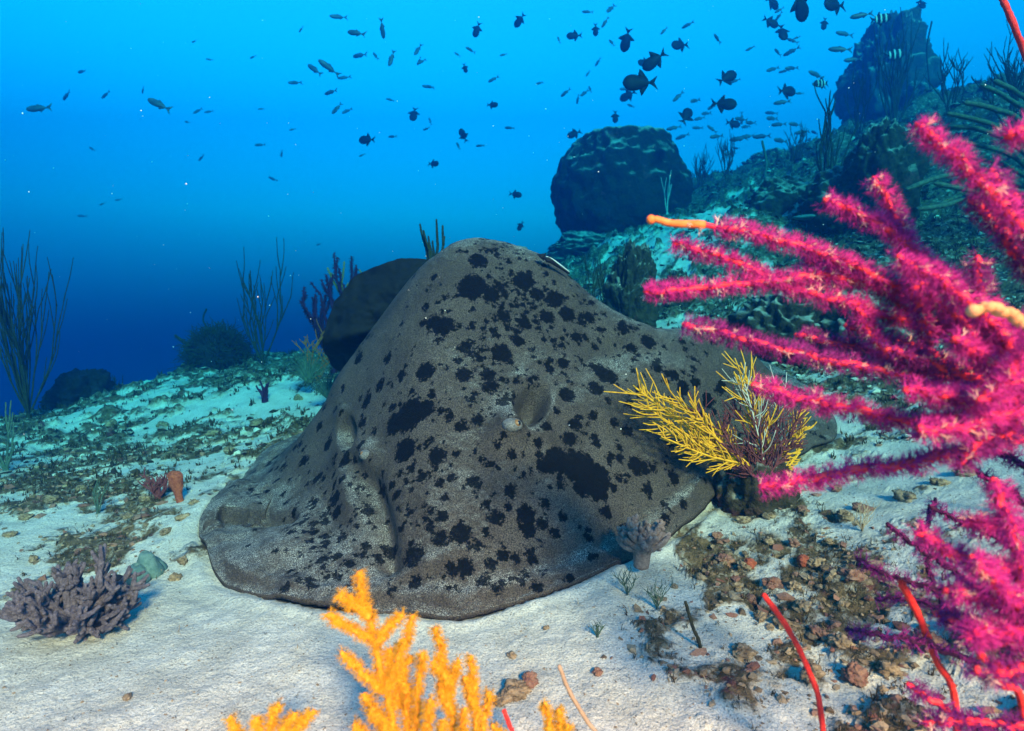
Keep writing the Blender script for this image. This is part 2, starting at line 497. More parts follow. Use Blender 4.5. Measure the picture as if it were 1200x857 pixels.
# ------------------------------------------------------------------ ray mesh
SPOTS = [  # pixel, pixel, pixel radius of the larger black blotches
 (499,435,13),(480,487,22),(462,497,15),(497,480,14),(475,528,16),(520,382,14),(508,378,11),(553,336,18),(575,345,12),(500,345,12),(470,372,9),(490,322,12),(525,312,12),
 (545,407,9),(543,439,11),(506,463,7),(555,565,10),(512,533,12),(541,500,8),(589,415,14),(572,440,10),(577,452,9),(590,472,9),(560,492,8),(607,400,9),
 (664,462,11),(660,425,9),(673,497,9),(668,515,10),(655,540,18),(680,548,22),(697,560,20),(700,575,15),(683,570,14),(640,545,13),(710,440,14),(700,432,9),(698,455,11),
 (617,605,14),(580,607,11),(618,620,12),(540,625,14),(515,632,11),(485,652,15),(460,648,10),(517,605,9),(506,600,8),(393,585,11),(395,600,10),(372,560,9),(380,610,7),(378,655,9),(395,652,8),
 (430,600,8),(428,640,7),(410,660,8),(445,655,9),(383,635,6),(400,630,7),(450,575,9),(465,580,7),(480,600,7),(598,575,9),(570,592,6),(560,640,7),(590,650,9),(604,655,8),(575,662,9),(545,665,12),(530,668,9),(565,680,9),(488,684,9),
 (635,615,9),(650,625,8),(620,648,6),(660,605,7),(640,590,8),(745,545,12),(755,548,9),(735,505,8),(720,495,7),(770,430,9),(790,440,8),(800,455,10),(815,448,8),(830,470,10),(812,505,7),(785,470,6),(750,460,7),(845,455,9),(730,385,9),
 (760,400,10),(740,408,8),(700,385,9),(675,395,8),(650,350,12),(640,372,10),(665,368,11),(690,372,9),(615,330,14),(630,345,10),(600,310,14),(560,305,12),(640,310,8),(590,370,10),(615,380,9),(430,470,10),(445,452,9),(425,495,8),(420,420,9),(440,405,11),(455,420,8),(470,440,8),(410,440,7),
 (345,600,7),(355,540,8),(385,520,9),(405,540,9),(375,500,7),(300,620,4),(290,640,4),(322,645,4),(700,520,7),(715,540,7),(725,560,6),(760,575,7),(600,533,7),(575,545,6),(530,560,7),(495,560,9),(520,585,6),(470,555,6),(640,500,7),(630,520,7),(800,590,7),(790,560,9),(780,605,6),(710,600,8),(690,630,7),(730,620,7)]

def build_ray():
    th = np.arange(NTH)
    s = np.linspace(0, 1, NR) ** 0.85
    out = R_OUT
    X = R_CEN[0] + (out[:, 0] - R_CEN[0])[None] * s[:, None]
    Y = R_CEN[1] + (out[:, 1] - R_CEN[1])[None] * s[:, None]
    Z = r_z(X, Y)
    # margin: low ripples, a slight upturned lip that sits on the sand
    ph = np.arange(NTH) / NTH * 2 * math.pi
    rip = (fbm(np.cos(ph) * 5 + 20, np.sin(ph) * 5 + 20, 4) - .5)
    edge = sstep(.78, 1.0, s)[:, None]
    Z = Z + edge * rip[None] * 0.05
    gz = ground_z(X, Y)
    front = sstep(2.5, 2.1, Y)
    Z = np.where((s[:, None] > .8), np.maximum(Z, gz * front + (1 - front) * (Z - 1) + 0.006 * front), Z)
    lip = np.exp(-((s[:, None] - .955) / .02) ** 2) * .008 - np.exp(-((s[:, None] - .90) / .03) ** 2) * .006
    Z = Z + lip
    # folds in the wing, running from the shoulder to the margin
    pr = project(np.stack([X, Y, Z], -1))
    px, py = pr[..., 0], pr[..., 1]
    def ridge(pts, w, h):
        c = spline(np.array(pts, float), 60)
        dd = np.full(X.shape, 1e9)
        m_ = (px > c[:, 0].min() - 3 * w) & (px < c[:, 0].max() + 3 * w) & (py > c[:, 1].min() - 3 * w) & (py < c[:, 1].max() + 3 * w)
        xx, yy = px[m_], py[m_]; d1 = np.full(xx.shape, 1e9)
        for a in c: d1 = np.minimum(d1, np.hypot(xx - a[0], yy - a[1]))
        dd[m_] = d1
        return np.exp(-(dd / w) ** 2) * h
    vis = (Y < 2.35)
    V = np.stack([X, Y, Z], -1)
    gx = np.gradient(V, axis=1); gy = np.gradient(V, axis=0)
    N = np.cross(gx, gy); N /= np.linalg.norm(N, axis=-1)[..., None] + 1e-9
    N[N[..., 2] < 0] *= -1
    D = np.zeros(X.shape)
    D += ridge([(424,545),(436,580),(448,620),(455,660)], 14, -.045)     # groove left of the head
    D += ridge([(408,500),(404,540),(412,590)], 16, .020)
    D += ridge([(265,603),(300,607),(340,606)], 7, -.035)                # crease at the folded wing corner
    D += ridge([(285,668),(330,640),(365,612)], 16, .014)
    D += ridge([(430,700),(480,672),(520,655)], 12, .012)
    D += ridge([(395,450),(440,380),(500,310)], 12, .006)
    D += ridge([(585,520),(590,560),(600,600)], 22, .014)
    D += ridge([(700,470),(760,440),(840,430)], 26, .016)
    D += ridge([(700,410),(760,410),(830,425)], 18, -.012)
    D += ridge([(620,690),(690,668),(740,640)], 14, .008)
    D += ridge([(560,300),(566,340),(575,400)], 20, .010)
    def bump(cx, cy, rx, ry, h):
        return np.exp(-(((px - cx) / rx) ** 2 + ((py - cy) / ry) ** 2)) * h
    D += bump(597, 505, 19, 25, .060) + bump(428, 540, 14, 20, .050)     # eye mounds
    D += bump(607, 565, 14, 30, .010)
    def pit(cx, cy, rx, ry, h, tilt=0.0):
        a_ = (px - cx) + tilt * (py - cy)
        return np.exp(-((a_ / rx) ** 2 + ((py - cy) / ry) ** 2) ** 2) * h
    D -= pit(622, 477, 17, 22, .070, .25); D += bump(646, 482, 15, 26, .018); D += bump(612, 447, 14, 9, .014)   # spiracles with raised rims
    D += bump(628, 512, 14, 8, .012)
    D -= pit(410, 508, 9, 18, .045); D += bump(404, 485, 10, 10, .012)
    D += bump(512, 470, 70, 60, .012) + bump(515, 600, 60, 60, .010)
    D *= vis
    # skin folds and graininess
    wrk = (fbm(px / 34 + 3, py / 34 + 8, 4) - .5) * .010 + (fbm(px / 9, py / 9, 3) - .5) * .0032
    D += wrk * vis
    V = V + N * D[..., None]
    Z = V[..., 2]
    # black blotches: distance field, measured on the skin
    spot = np.full(X.shape, 3.0)
    flat = V.reshape(-1, 3)
    pv = project(flat)
    order = np.argsort(flat[:, 0]); xs = flat[order, 0]; sf = spot.reshape(-1)
    def stamp(c, rad):
        w = order[np.searchsorted(xs, c[0] - .1):np.searchsorted(xs, c[0] + .1)]
        w = w[np.abs(flat[w, 1] - c[1]) < .1]
        sf[w] = np.minimum(sf[w], (np.linalg.norm(flat[w] - c, axis=1) - rad) / 0.02)
    for sx, sy, sr in SPOTS:
        dd = np.hypot(pv[:, 0] - sx, pv[:, 1] - sy) + np.where(flat[:, 1] > 2.45, 400, 0)
        i = int(np.argmin(dd))
        if dd[i] > 9: continue
        rad = sr / FPX * pv[i, 2]
        stamp(flat[i], rad)
    flank = np.flatnonzero((pv[:, 0] < 430) & (flat[:, 1] < 2.35) & (pv[:, 1] < 690))
    for k in range(1500):      # the rest of the pattern
        i = rng.integers(0, len(flat)) if k < 1250 else flank[rng.integers(0, len(flank))]
        if pv[i, 1] > 690 or (flat[i, 1] < 2.35 and 235 < pv[i, 0] < 330 and pv[i, 1] > 590): continue
        for _ in range(1 + int(rng.random() < .35) * int(rng.integers(1, 5))):      # some stand in little clusters
            c_ = flat[i] + rng.normal(0, .016, 3) * (_ > 0)
            rad = 0.0035 + 0.0125 * rng.random() ** 2.2 + (0.02 * rng.random() if flat[i, 1] > 2.35 else 0)
            stamp(c_, rad)
    # underside closes the body
    mb = MB()
    Vb = V.copy(); thick = .012 + .13 * sstep(1.0, .35, s)[:, None] + 0 * X
    Vb[..., 2] = V[..., 2] - thick
    Vb[-1] = V[-1] + [0, 0, -.014]
    i = np.arange(NR - 1)[:, None] * NTH; j = np.arange(NTH)[None]; k = (j + 1) % NTH
    q = np.stack([i + j, i + NTH + j, i + NTH + k, i + k], -1).reshape(-1, 4)
    n0 = NR * NTH
    Vb = Vb[np.unique(np.r_[np.arange(0, NR, 24), NR - 1])]; nb = len(Vb)
    ib = np.arange(nb - 1)[:, None] * NTH
    qb = (np.stack([ib + j, ib + k, ib + NTH + k, ib + NTH + j], -1).reshape(-1, 4)) + n0
    e = (NR - 1) * NTH; eb_ = n0 + (nb - 1) * NTH; jj = np.arange(NTH); kk = (jj + 1) % NTH
    qe = np.stack([e + jj, eb_ + jj, eb_ + kk, e + kk], -1)
    mb.add(np.vstack([V.reshape(-1, 3), Vb.reshape(-1, 3)]), np.vstack([q, qb, qe]), None,
           np.concatenate([spot.ravel(), np.full(nb * NTH, 3.0)]))
    root = empty("stingray", on_ground(0, 1.9), "huge grey stingray with black blotches resting draped over the sand", "stingray")
    t = NT("ray_skin"); co = t.coord()
    sp = t.attr("spot")
    wob = t.math('MULTIPLY', t.math('SUBTRACT', t.noise(co, 75, 4, .7), .5), 2.8)
    wob2 = t.math('MULTIPLY', t.math('SUBTRACT', t.noise(co, 230, 3, .7), .5), .9)
    e1 = t.math('ADD', t.math('ADD', sp, wob), wob2)
    mask = t.ramp(t.math('ADD', t.math('MULTIPLY', e1, .5), .5), [(.42, 1.0), (.52, 0.0)])
    g1 = t.noise(co, 330, 4, .7); g2 = t.noise(co, 7, 5, .6)
    base = t.mix(t.ramp(g2, [(.3, 0.0), (.7, 1.0)]), (.070, .053, .045), (.138, .107, .091))
    base = t.mix(t.ramp(g1, [(.40, 1.0), (.60, 0.0)]), base, (.018, .015, .0135))
    blk = t.mix(t.ramp(g1, [(.55, 0.0), (.75, 1.0)]), (.0015, .0015, .002), (.011, .0105, .011))
    col = t.mix(mask, base, blk)
    # grains of pale sand lying on the parts that face upwards
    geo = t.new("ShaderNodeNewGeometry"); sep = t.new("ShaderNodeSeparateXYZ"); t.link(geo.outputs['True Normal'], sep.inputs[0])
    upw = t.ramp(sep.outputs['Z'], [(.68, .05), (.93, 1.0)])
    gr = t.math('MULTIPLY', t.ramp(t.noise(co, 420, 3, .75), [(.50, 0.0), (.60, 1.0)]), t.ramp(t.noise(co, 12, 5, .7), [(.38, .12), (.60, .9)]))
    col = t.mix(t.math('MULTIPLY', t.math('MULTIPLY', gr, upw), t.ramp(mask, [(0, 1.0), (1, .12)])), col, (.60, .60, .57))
    b = t.bump(g1, .8, .006)
    b = t.bump(t.noise(co, 70, 4, .7), .7, .014, b)
    t.bsdf(col, t.ramp(g1, [(.3, .6), (.7, .85)]), b, .09)
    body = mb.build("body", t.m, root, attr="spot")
    # eyes: a dark glossy ball half sunk in each mound
    em = simple_mat("eye_skin", (.035, .03, .03), (.20, .19, .185), 260, .5, .5, .003)
    pm = NT("eye_pupil"); pm.bsdf((.004, .004, .005), .12, None, .6)
    ic = simple_mat("eye_iris", (.25, .12, .04), (.10, .05, .02), 300, .4, .2, .001)
    for cx, cy, r in ((601, 495, .021), (427, 531, .017)):
        i = int(np.argmin(np.hypot(pv[:, 0] - cx, pv[:, 1] - cy) + np.where(flat[:, 1] > 2.3, 400, 0)))
        c = flat[i]; n = N.reshape(-1, 3)[i]
        side = np.array([1.0 if cx > 512 else -1.0, -.35, .1]); look = n * .5 + side * .8; look /= np.linalg.norm(look)
        eb = MB(); add_ball(eb, c - n * r * .55, (r * 1.35, r * 1.1, r * .95), 18, 12, 0.0, None, .12, 3)
        eye = eb.build("eye", em, root)
        ib = MB(); add_ball(ib, c - n * r * .55 + look * r * .72, (r * .56,) * 3, 14, 10); ib.build("iris", ic, eye)
        pb = MB(); add_ball(pb, c - n * r * .55 + look * r * .98, (r * .36,) * 3, 14, 10); pb.build("pupil", pm.m, eye)
    # tail lying behind the body
    tb = MB()
    tp = [(.12, 3.2), (.2, 3.5), (.35, 3.9), (.6, 4.3), (1.0, 4.6)]
    add_tube(tb, spline([on_ground(x, y, .05) for x, y in tp], 40), [.06, .045, .03, .02, .008], 10)
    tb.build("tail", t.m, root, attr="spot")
    return root, V, N

def add_ball(mb, c, rad, nu=16, nv=10, a=0.0, rot=None, noise=0.0, seed=0):
    th = np.linspace(0, math.pi, nv + 1); ph = np.arange(nu) / nu * 2 * math.pi
    v = np.stack([np.outer(np.sin(th), np.cos(ph)), np.outer(np.sin(th), np.sin(ph)), np.outer(np.cos(th), np.ones(nu))], -1)
    if noise:
        q = v * 1.7 + seed * 3.7 + 40
        k = 1 + noise * (fbm(q[..., 0] + q[..., 2] * .7, q[..., 1] - q[..., 2] * .6, 4, .6) - .5) * 2
        v = v * k[..., None]
        v[0] = v[0].mean(0); v[-1] = v[-1].mean(0)
    v = v * np.asarray(rad)
    if rot is not None: v = v @ np.asarray(rot).T
    v = v + np.asarray(c)
    i = np.arange(nv)[:, None] * nu; j = np.arange(nu)[None]; k = (j + 1) % nu
    q = np.stack([i + j, i + nu + j, i + nu + k, i + k], -1).reshape(-1, 4)
    mb.add(v, q, None, a)

ray, RAY_V, RAY_N = build_ray()
# ------------------------------------------------------------------ materials of the reef
M = {}
M['rock'] = None
def rock_mat(name, dark, light, sandy=.75):
    t = NT(name); co = t.coord()
    geo = t.new("ShaderNodeNewGeometry"); sep = t.new("ShaderNodeSeparateXYZ"); t.link(geo.outputs['Normal'], sep.inputs[0])
    n = t.noise(co, 7, 6, .65); n2 = t.noise(co, 30, 5, .65)
    col = t.mix(t.ramp(n2, [(.35, 0.0), (.66, 1.0)]), dark, light)
    crust = t.ramp(t.noise(co, 5, 4, .6), [(.60, 0.0), (.67, .6)])
    col = t.mix(crust, col, (.15, .05, .05))
    f = t.math('MULTIPLY', t.ramp(sep.outputs['Z'], [(.50, 0.0), (.80, 1.0)]), t.ramp(n, [(.36, 0.0), (.58, 1.0)]))
    col = t.mix(t.math('MULTIPLY', f, sandy), col, (.42, .40, .35))
    b = t.bump(n2, .9, .03); b = t.bump(t.noise(co, 90, 4, .7), .6, .01, b)
    t.bsdf(col, .95, b, .1); return t.m
M['rock'] = rock_mat("reef_rock", (.014, .015, .010), (.062, .047, .030))
M['boulder'] = rock_mat("boulder_rock", (.009, .010, .008), (.032, .029, .020), .85)
M['hazed_rock'] = rock_mat("hazed_rock", (.03, .035, .032), (.09, .085, .075), .8)  # paler copy of the reef rock, haze fade put into the colour
M['rubble'] = simple_mat("rubble", (.07, .045, .028), (.34, .25, .16), 60, .9, .8, .006, .1, "tone")
M['rubble_pink'] = simple_mat("rubble_pink_crust", (.13, .045, .035), (.27, .16, .11), 70, .85, .8, .006, .2, "tone")
M['algae'] = simple_mat("turf_algae", (.014, .016, .007), (.10, .066, .028), 40, .9, 0, 0, .1, "tone", .25)
M['twig'] = simple_mat("dead_twig", (.16, .10, .05), (.42, .35, .25), 50, .9, .4, .003, .1, "tone")
M['purple_dark'] = simple_mat("dark_purple_coral", (.020, .004, .022), (.055, .010, .048), 60, .8, .5, .003, .15, "tone")
M['magenta'] = simple_mat("magenta_polyps", (.36, .010, .22), (.68, .05, .38), 60, .65, 0, 0, .3, "tone", .4)
M['violet'] = simple_mat("violet_polyps", (.14, .008, .14), (.36, .03, .30), 60, .65, 0, 0, .3, "tone", .35)
M['pink_core'] = simple_mat("scarlet_core", (.62, .008, .05), (.85, .05, .06), 80, .55, .4, .002, .3)
M['orange_core'] = simple_mat("orange_core", (.75, .14, .015), (.80, .26, .06), 80, .6, .4, .002, .3)
M['tan_core'] = simple_mat("tan_core", (.55, .24, .09), (.70, .40, .18), 80, .7, .5, .003, .2)
M['red_whip'] = simple_mat("red_whip", (.62, .010, .010), (.80, .05, .03), 200, .6, .8, .003, .3)
M['pale_polyp'] = simple_mat("pale_polyp", (.75, .45, .38), (.85, .70, .60), 80, .7, 0, 0, .3, "tone", .4)
M['yellow'] = simple_mat("yellow_polyps", (.66, .34, .008), (.84, .55, .02), 60, .7, 0, 0, .25, "tone", .4)
M['yellow_core'] = simple_mat("orange_branch", (.58, .18, .006), (.72, .30, .015), 90, .7, .4, .002, .25)
M['yellow_fan'] = simple_mat("yellow_fan", (.50, .21, .006), (.72, .38, .02), 120, .75, .6, .002, .2)
M['maroon_fan'] = simple_mat("maroon_fan", (.07, .010, .014), (.16, .05, .05), 120, .8, .5, .002, .2)
M['leather'] = simple_mat("leather_coral", (.17, .115, .10), (.36, .27, .24), 130, .85, 1.0, .008, .25)
M['leather_grey'] = simple_mat("grey_soft_coral", (.07, .055, .075), (.22, .18, .21), 130, .85, 1.0, .009, .25)
M['olive'] = simple_mat("olive_coral", (.013, .015, .008), (.040, .038, .018), 40, .85, .5, .004, .1)
M['olive_yellow'] = simple_mat("yellowish_coral", (.16, .12, .02), (.30, .22, .03), 50, .85, .5, .004, .1)
M['rust'] = simple_mat("rust_coral", (.20, .05, .012), (.33, .11, .02), 50, .85, .5, .004, .1)
M['bluegreen'] = simple_mat("blue_green_coral", (.022, .05, .042), (.075, .115, .085), 50, .85, .5, .004, .1)
M['pale'] = simple_mat("pale_coral", (.30, .31, .26), (.50, .49, .42), 40, .85, .5, .004, .1)
M['orange_sponge'] = simple_mat("orange_sponge", (.30, .06, .03), (.55, .15, .08), 120, .9, 1.0, .012, .15)
M['black_sponge'] = simple_mat("black_sponge", (.005, .005, .006), (.020, .018, .02), 60, .85, .7, .006, .15)
M['teal_sponge'] = simple_mat("blue_grey_sponge", (.05, .11, .11), (.12, .20, .19), 60, .85, .7, .006, .15)
M['fish_dark'] = simple_mat("dark_fish", (.004, .006, .011), (.013, .016, .026), 30, .6, 0, 0, .1)
M['fish_slim'] = simple_mat("slim_fish", (.026, .042, .075), (.06, .09, .13), 30, .5, 0, 0, .3)
M['snow'] = simple_mat("drifting_grain", (.75, .75, .7), (.85, .85, .8), 50, .8, 0, 0, .2)
M['white'] = simple_mat("white_stripe", (.34, .36, .36), (.42, .44, .44), 60, .5, 0, 0, .3)

def nrm(v):
    v = np.asarray(v, float); return v / (np.linalg.norm(v) + 1e-12)

def lump(mb, c, rad, seed, noise=.35, nu=40, nv=26, rot=None, a=0.0):
    add_ball(mb, c, rad, nu, nv, a, rot, noise, seed)

def rock_mesh(c, rad, seed, nu=90, nv=60, amp=.28, rot=0.0, flat_top=None, square=.8):
    """rough boulder: noise in layers, with overhangs and pits"""
    th = np.linspace(0, math.pi, nv + 1); ph = np.arange(nu) / nu * 2 * math.pi
    v = np.stack([np.outer(np.sin(th), np.cos(ph)), np.outer(np.sin(th), np.sin(ph)), np.outer(np.cos(th), np.ones(nu))], -1)
    v = np.sign(v) * np.abs(v) ** square
    v = v / np.linalg.norm(v, axis=-1)[..., None] ** .5
    q = v + seed * 5.3 + 30
    k = 1 + amp * (fbm3(q * 1.4, 3) - .5) * 2.2 + amp * .8 * (.55 - np.abs(2 * fbm3(q * 3.6 + 9, 4, .6) - 1) * 1.6) + amp * .55 * (fbm3(q * 9, 3, .6) - .5)
    v = v * k[..., None]
    v[0] = v[0].mean(0); v[-1] = v[-1].mean(0)
    if flat_top is not None: v[..., 2] = np.where(v[..., 2] > flat_top, flat_top + (v[..., 2] - flat_top) * .35, v[..., 2])
    v = v * np.asarray(rad)
    cr, sr = math.cos(rot), math.sin(rot)
    v = v @ np.array([[cr, sr, 0], [-sr, cr, 0], [0, 0, 1]])
    i = np.arange(nv)[:, None] * nu; j = np.arange(nu)[None]; kx = (j + 1) % nu
    f = np.stack([i + j, i + nu + j, i + nu + kx, i + kx], -1).reshape(-1, 4)
    return MB().add(v + np.asarray(c), f, None, np.clip((fbm3(q * 3, 3) - .3) * 2.5, 0, 1).ravel())

# ------------------------------------------------------------------ boulders and reef rocks
def rock(name, px, py, d, w, h, dp, seed, label, cat="rock", mat='rock', amp=.28, rot=0.0, flat_top=None, sink=.3, nu=90, group=None, square=.85):
    """px, py: pixel of the foot; d: its depth; w, h, dp: size in metres"""
    p = P(px, py, d)
    gz = float(ground_z(p[0:1], p[1:2])[0])
    c = np.array([p[0], p[1] + dp * .3, p[2] + h * .5])
    lo = min(gz, p[2]) - .15
    hz = (p[2] + h - lo) / 2
    c[2] = lo + hz
    o = rock_mesh(c, (w / 2, dp / 2, hz), seed, nu, int(nu * .66), amp, rot, flat_top, square).build(name, M[mat], origin=(p[0], p[1], p[2]))
    return tag(o, label, cat, group)

rock("boulder", 730, 300, 8.0, 1.70, 1.75, 1.7, 21, "great dark rounded boulder with pale dusted top on the far slope", "boulder", 'boulder', .17, .6, .86, nu=140, square=1.0)
rock("reef_rock", 690, 305, 7.2, .9, .30, .9, 8, "low dark rock at the foot of the great boulder", "rock", 'boulder', .35)
rock("reef_rock", 1045, 222, 4.3, .50, .42, .5, 5, "dark hollow-sided reef rock below the leafless branching coral", "rock", 'rock', .35, .3, nu=110)
rock("reef_rock", 925, 262, 5.2, .62, .36, .6, 11, "rough reef rock covered with algae beside the pale sand patch", "rock", 'rock', .4, 1.1)
rock("reef_rock", 1000, 250, 4.6, .55, .28, .5, 14, "craggy algae rock between sand patch and hollow-sided rock", "rock", 'rock', .45, 2.0)
rock("reef_rock", 742, 372, 3.5, .24, .33, .25, 17, "dark upright stump of rock behind the ray's back", "rock", 'rock', .5, .4)
rock("reef_rock", 790, 345, 3.9, .26, .12, .25, 19, "dark rock with crust growing behind the upright stump", "rock", 'rock', .45, .9)
rock("reef_rock", 930, 395, 3.1, .55, .20, .4, 23, "low crusted rock in the reef under the pink sea fan", "rock", 'rock', .45, 1.5)
rock("reef_rock", 1040, 60 + 360, 2.9, .5, .30, .45, 29, "knobby dark reef rock behind the pink sea fan's branches", "rock", 'rock', .45, .2)
rock("reef_pinnacle", 1045, 155, 10.8, 1.2, 1.75, 1.2, 31, "tall hazy reef pinnacle rising into open water", "rock", 'hazed_rock', .55, .2, nu=110)
rock("reef_pinnacle", 1090, 155, 10.0, .8, .7, .8, 37, "lower hazy shoulder of rock beside the tall pinnacle", "rock", 'hazed_rock', .45, 1.2)
rock("reef_rock", 905, 205, 10.5, .9, .4, .8, 41, "faint hazy rock on the far slope right of the great boulder", "rock", 'boulder', .45, .7)
rock("reef_rock", 80, 478, 4.1, .34, .20, .3, 43, "small dark rock at the reef edge beside the thin whip bush", "rock", 'black_sponge', .45, .7)
rock("coral_head", 107, 470, 4.5, .16, .10, .14, 47, "little pale domed coral head at the reef edge", "coral", 'pale', .12, .7, nu=40)
rock("coral_head", 172, 463, 4.6, .30, .10, .2, 49, "wide pale coral head beside the dark ball-shaped bush", "coral", 'pale', .2, .2, nu=40)
for k, (px, d, w, h, lab) in enumerate([(60, 9.5, 1.4, .35, "widest hazy rock far down the slope in deep blue water"), (200, 9, .9, .35, "hazy rock far down the slope behind the ball-shaped bush"), (300, 8.5, .7, .3, "small hazy rock in deep water behind the curving twigs")]):
    q = P(px, 400, d); q = on_ground(q[0], q[1]); u = project(q)
    rock("reef_rock", u[0], u[1], u[2], w, h, w * .8, 60 + k * 3, lab, "rock", 'boulder', .45, .5 * k)
q = on_ground(*P(155, 422, 7.0)[:2]); u = project(q)
rock("coral_head", u[0], u[1], u[2], .36, .22, .36, 53, "pale hazy coral head down the slope in deep water", "coral", 'pale', .12, .7, nu=40)

# ------------------------------------------------------------------ branching corals
def grow(base, direction, length, r0, depth, plane, rs, out, curl=.5, up=.35, split=(2, 3), spread=.55, shrink=.72, steps=7):
    """grows a branch and its side branches as point lists"""
    p = np.array(base, float); d = nrm(direction)
    pts = [p.copy()]
    for i in range(steps):
        d = nrm(d + np.array([0, 0, up / steps]) + plane[0] * rs.normal(0, curl / steps) + plane[1] * rs.normal(0, curl * .4 / steps) + np.array([0, 0, rs.normal(0, curl * .3 / steps)]))
        p = p + d * length / steps
        pts.append(p.copy())
    out.append((np.array(pts), r0, r0 * .62, depth))
    if depth > 0:
        n = rs.integers(split[0], split[1] + 1)
        for k in range(n):
            i = int(rs.integers(2, steps + 1)) if k else steps
            s = 1 if (k + rs.integers(0, 2)) % 2 else -1
            dd = nrm(pts[i] - pts[i - 1]) + plane[0] * s * spread * rs.uniform(.5, 1.3) + plane[1] * rs.normal(0, .2)
            grow(pts[i], dd, length * shrink * rs.uniform(.7, 1.15), r0 * .72, depth - 1, plane, rs, out, curl, up, split, spread, shrink, steps)

def gorgonian(name, base, height, n_limbs, levels, mat, label, cat="coral", seed=1, r=.008, fan=1.0, spread=.5, up=.5, curl=.6, split=(2, 3), shrink=.72,
              flat=True, fuzz=None, fuzz_mat=None, sides=5, group=None, lean=(0, 0, 1), first=.45, part="branch"):
    rs = np.random.default_rng(seed)
    base = np.asarray(base, float)
    root = empty(name, base, label, cat, group)
    hb = MB(); add_tube(hb, np.array([base - [0, 0, .05], base + nrm(lean) * .02, base + nrm(lean) * height * .06]), [r * 2.4, r * 1.8, r * 1.2], 8, bumpy=.3)
    hb.build("holdfast", mat, root)
    pl = (np.array([1., 0, 0]), np.array([0, 1., 0]) if not flat else np.array([0, .35, 0]))
    for k in range(n_limbs):
        t = (k + .5) / n_limbs * 2 - 1
        a = t * fan + rs.normal(0, .08)
        if flat: d0 = np.array([math.sin(a), rs.normal(0, .12), math.cos(a)])
        else:
            az = rs.uniform(0, 2 * math.pi); a = abs(rs.normal(0, fan * .7)); d0 = np.array([math.sin(a) * math.cos(az), math.sin(a) * math.sin(az), math.cos(a)])
            pl = (np.array([math.cos(az), math.sin(az), 0]), np.array([-math.sin(az), math.cos(az), 0]))
        d0 = d0 + np.asarray(lean) * .3
        br = []
        grow(base + nrm(lean) * height * .03, d0, height * first * rs.uniform(.8, 1.15), r, levels, pl, rs, br, curl, up, split, spread, shrink)
        mb = MB(); fz = MB()
        for pts, r0, r1, dep in br:
            sp = spline(pts, 14)
            add_tube(mb, sp, np.linspace(r0, r1, 14), sides, rs.random(), .25)
            if fuzz: add_polyps(fz, sp, [r0, r1], fuzz[0], fuzz[1], fuzz[2], fuzz[3])
        b = mb.build(part, mat, root, attr="tone")
        if fuzz: tag(fz.build("polyps", fuzz_mat, b, attr="tone"), kind="stuff")
    return root

G = ground_hit
def foot(px, py, d):
    p = P(px, py, d); return np.array([p[0], p[1], min(p[2], p[2])])
def footg(px, py, d):
    """on the floor under that pixel at about that depth"""
    p = P(px, py, d); g = on_ground(p[0], p[1]); return g

gorgonian("whip_coral_bush", footg(35, 500, 3.6), .72, 15, 2, M['olive'], "tall bush of thin dark whips standing at the reef edge", seed=3, r=.006, fan=.42, spread=.16, up=.5, curl=.25, shrink=.85, first=.5, flat=False)
gorgonian("whip_coral_bush", footg(8, 560, 2.6), .26, 4, 1, M['bluegreen'], "few blue-green whips at the foot of the thin whip bush", seed=5, r=.006, fan=.9, spread=.3, up=.5, curl=.4, first=.6)
gorgonian("branching_coral", footg(308, 428, 4.6), .74, 6, 2, M['olive'], "open fan of long bare curving twigs behind the ball-shaped bush", seed=9, r=.0075, fan=.75, spread=.30, up=.75, curl=.35, shrink=.8, first=.5)
gorgonian("branching_coral", footg(390, 415, 3.9), .62, 7, 2, M['purple_dark'], "dark purple knobbly branching coral beside the dark wing", seed=12, r=.013, fan=.75, spread=.5, up=.6, curl=.5, first=.5, shrink=.62,
          fuzz=(420, .014, .003, 3), fuzz_mat=M['purple_dark'])
gorgonian("branching_coral", footg(432, 395, 4.0), .64, 5, 2, M['olive_yellow'], "yellowish knobbly coral peeping over the dark wing", seed=15, r=.010, fan=.6, spread=.5, up=.7, curl=.5, first=.5, shrink=.65,
          fuzz=(420, .010, .0025, 3), fuzz_mat=M['olive_yellow'])
gorgonian("branching_coral", footg(372, 425, 3.75), .34, 7, 2, M['rust'], "rust coloured lacy coral below the dark purple branches", seed=18, r=.006, fan=1.0, spread=.6, up=.4, curl=.7, first=.5, shrink=.65)
gorgonian("branching_coral", foot(506, 330, 3.2), .30, 6, 1, M['olive'], "upright green fingers of coral rising behind the ray's crest", seed=21, r=.011, fan=.5, spread=.25, up=.9, curl=.3, first=.55)
gorgonian("branching_coral", footg(704, 365, 3.6), .42, 7, 2, M['olive'], "thin olive twig coral between ray and dark stump", seed=24, r=.006, fan=.7, spread=.35, up=.7, curl=.4, first=.5)
gorgonian("branching_coral", footg(972, 205, 5.0), .70, 5, 2, M['olive'], "leafless antler-like coral on the ridge above the dark hollow rock", seed=33, r=.012, fan=.9, spread=.4, up=.9, curl=.5, first=.5, shrink=.75)
gorgonian("branching_coral", footg(1045, 175, 7.2), .95, 8, 2, M['olive'], "bushy bare coral standing before the hazy pinnacle", seed=36, r=.012, fan=.7, spread=.3, up=.7, curl=.4, first=.5, shrink=.8)
gorgonian("branching_coral", footg(1005, 175, 7.5), .75, 6, 2, M['olive'], "smaller bare coral left of the pinnacle's bushy coral", seed=37, r=.010, fan=.7, spread=.3, up=.7, curl=.4, first=.5, shrink=.8)
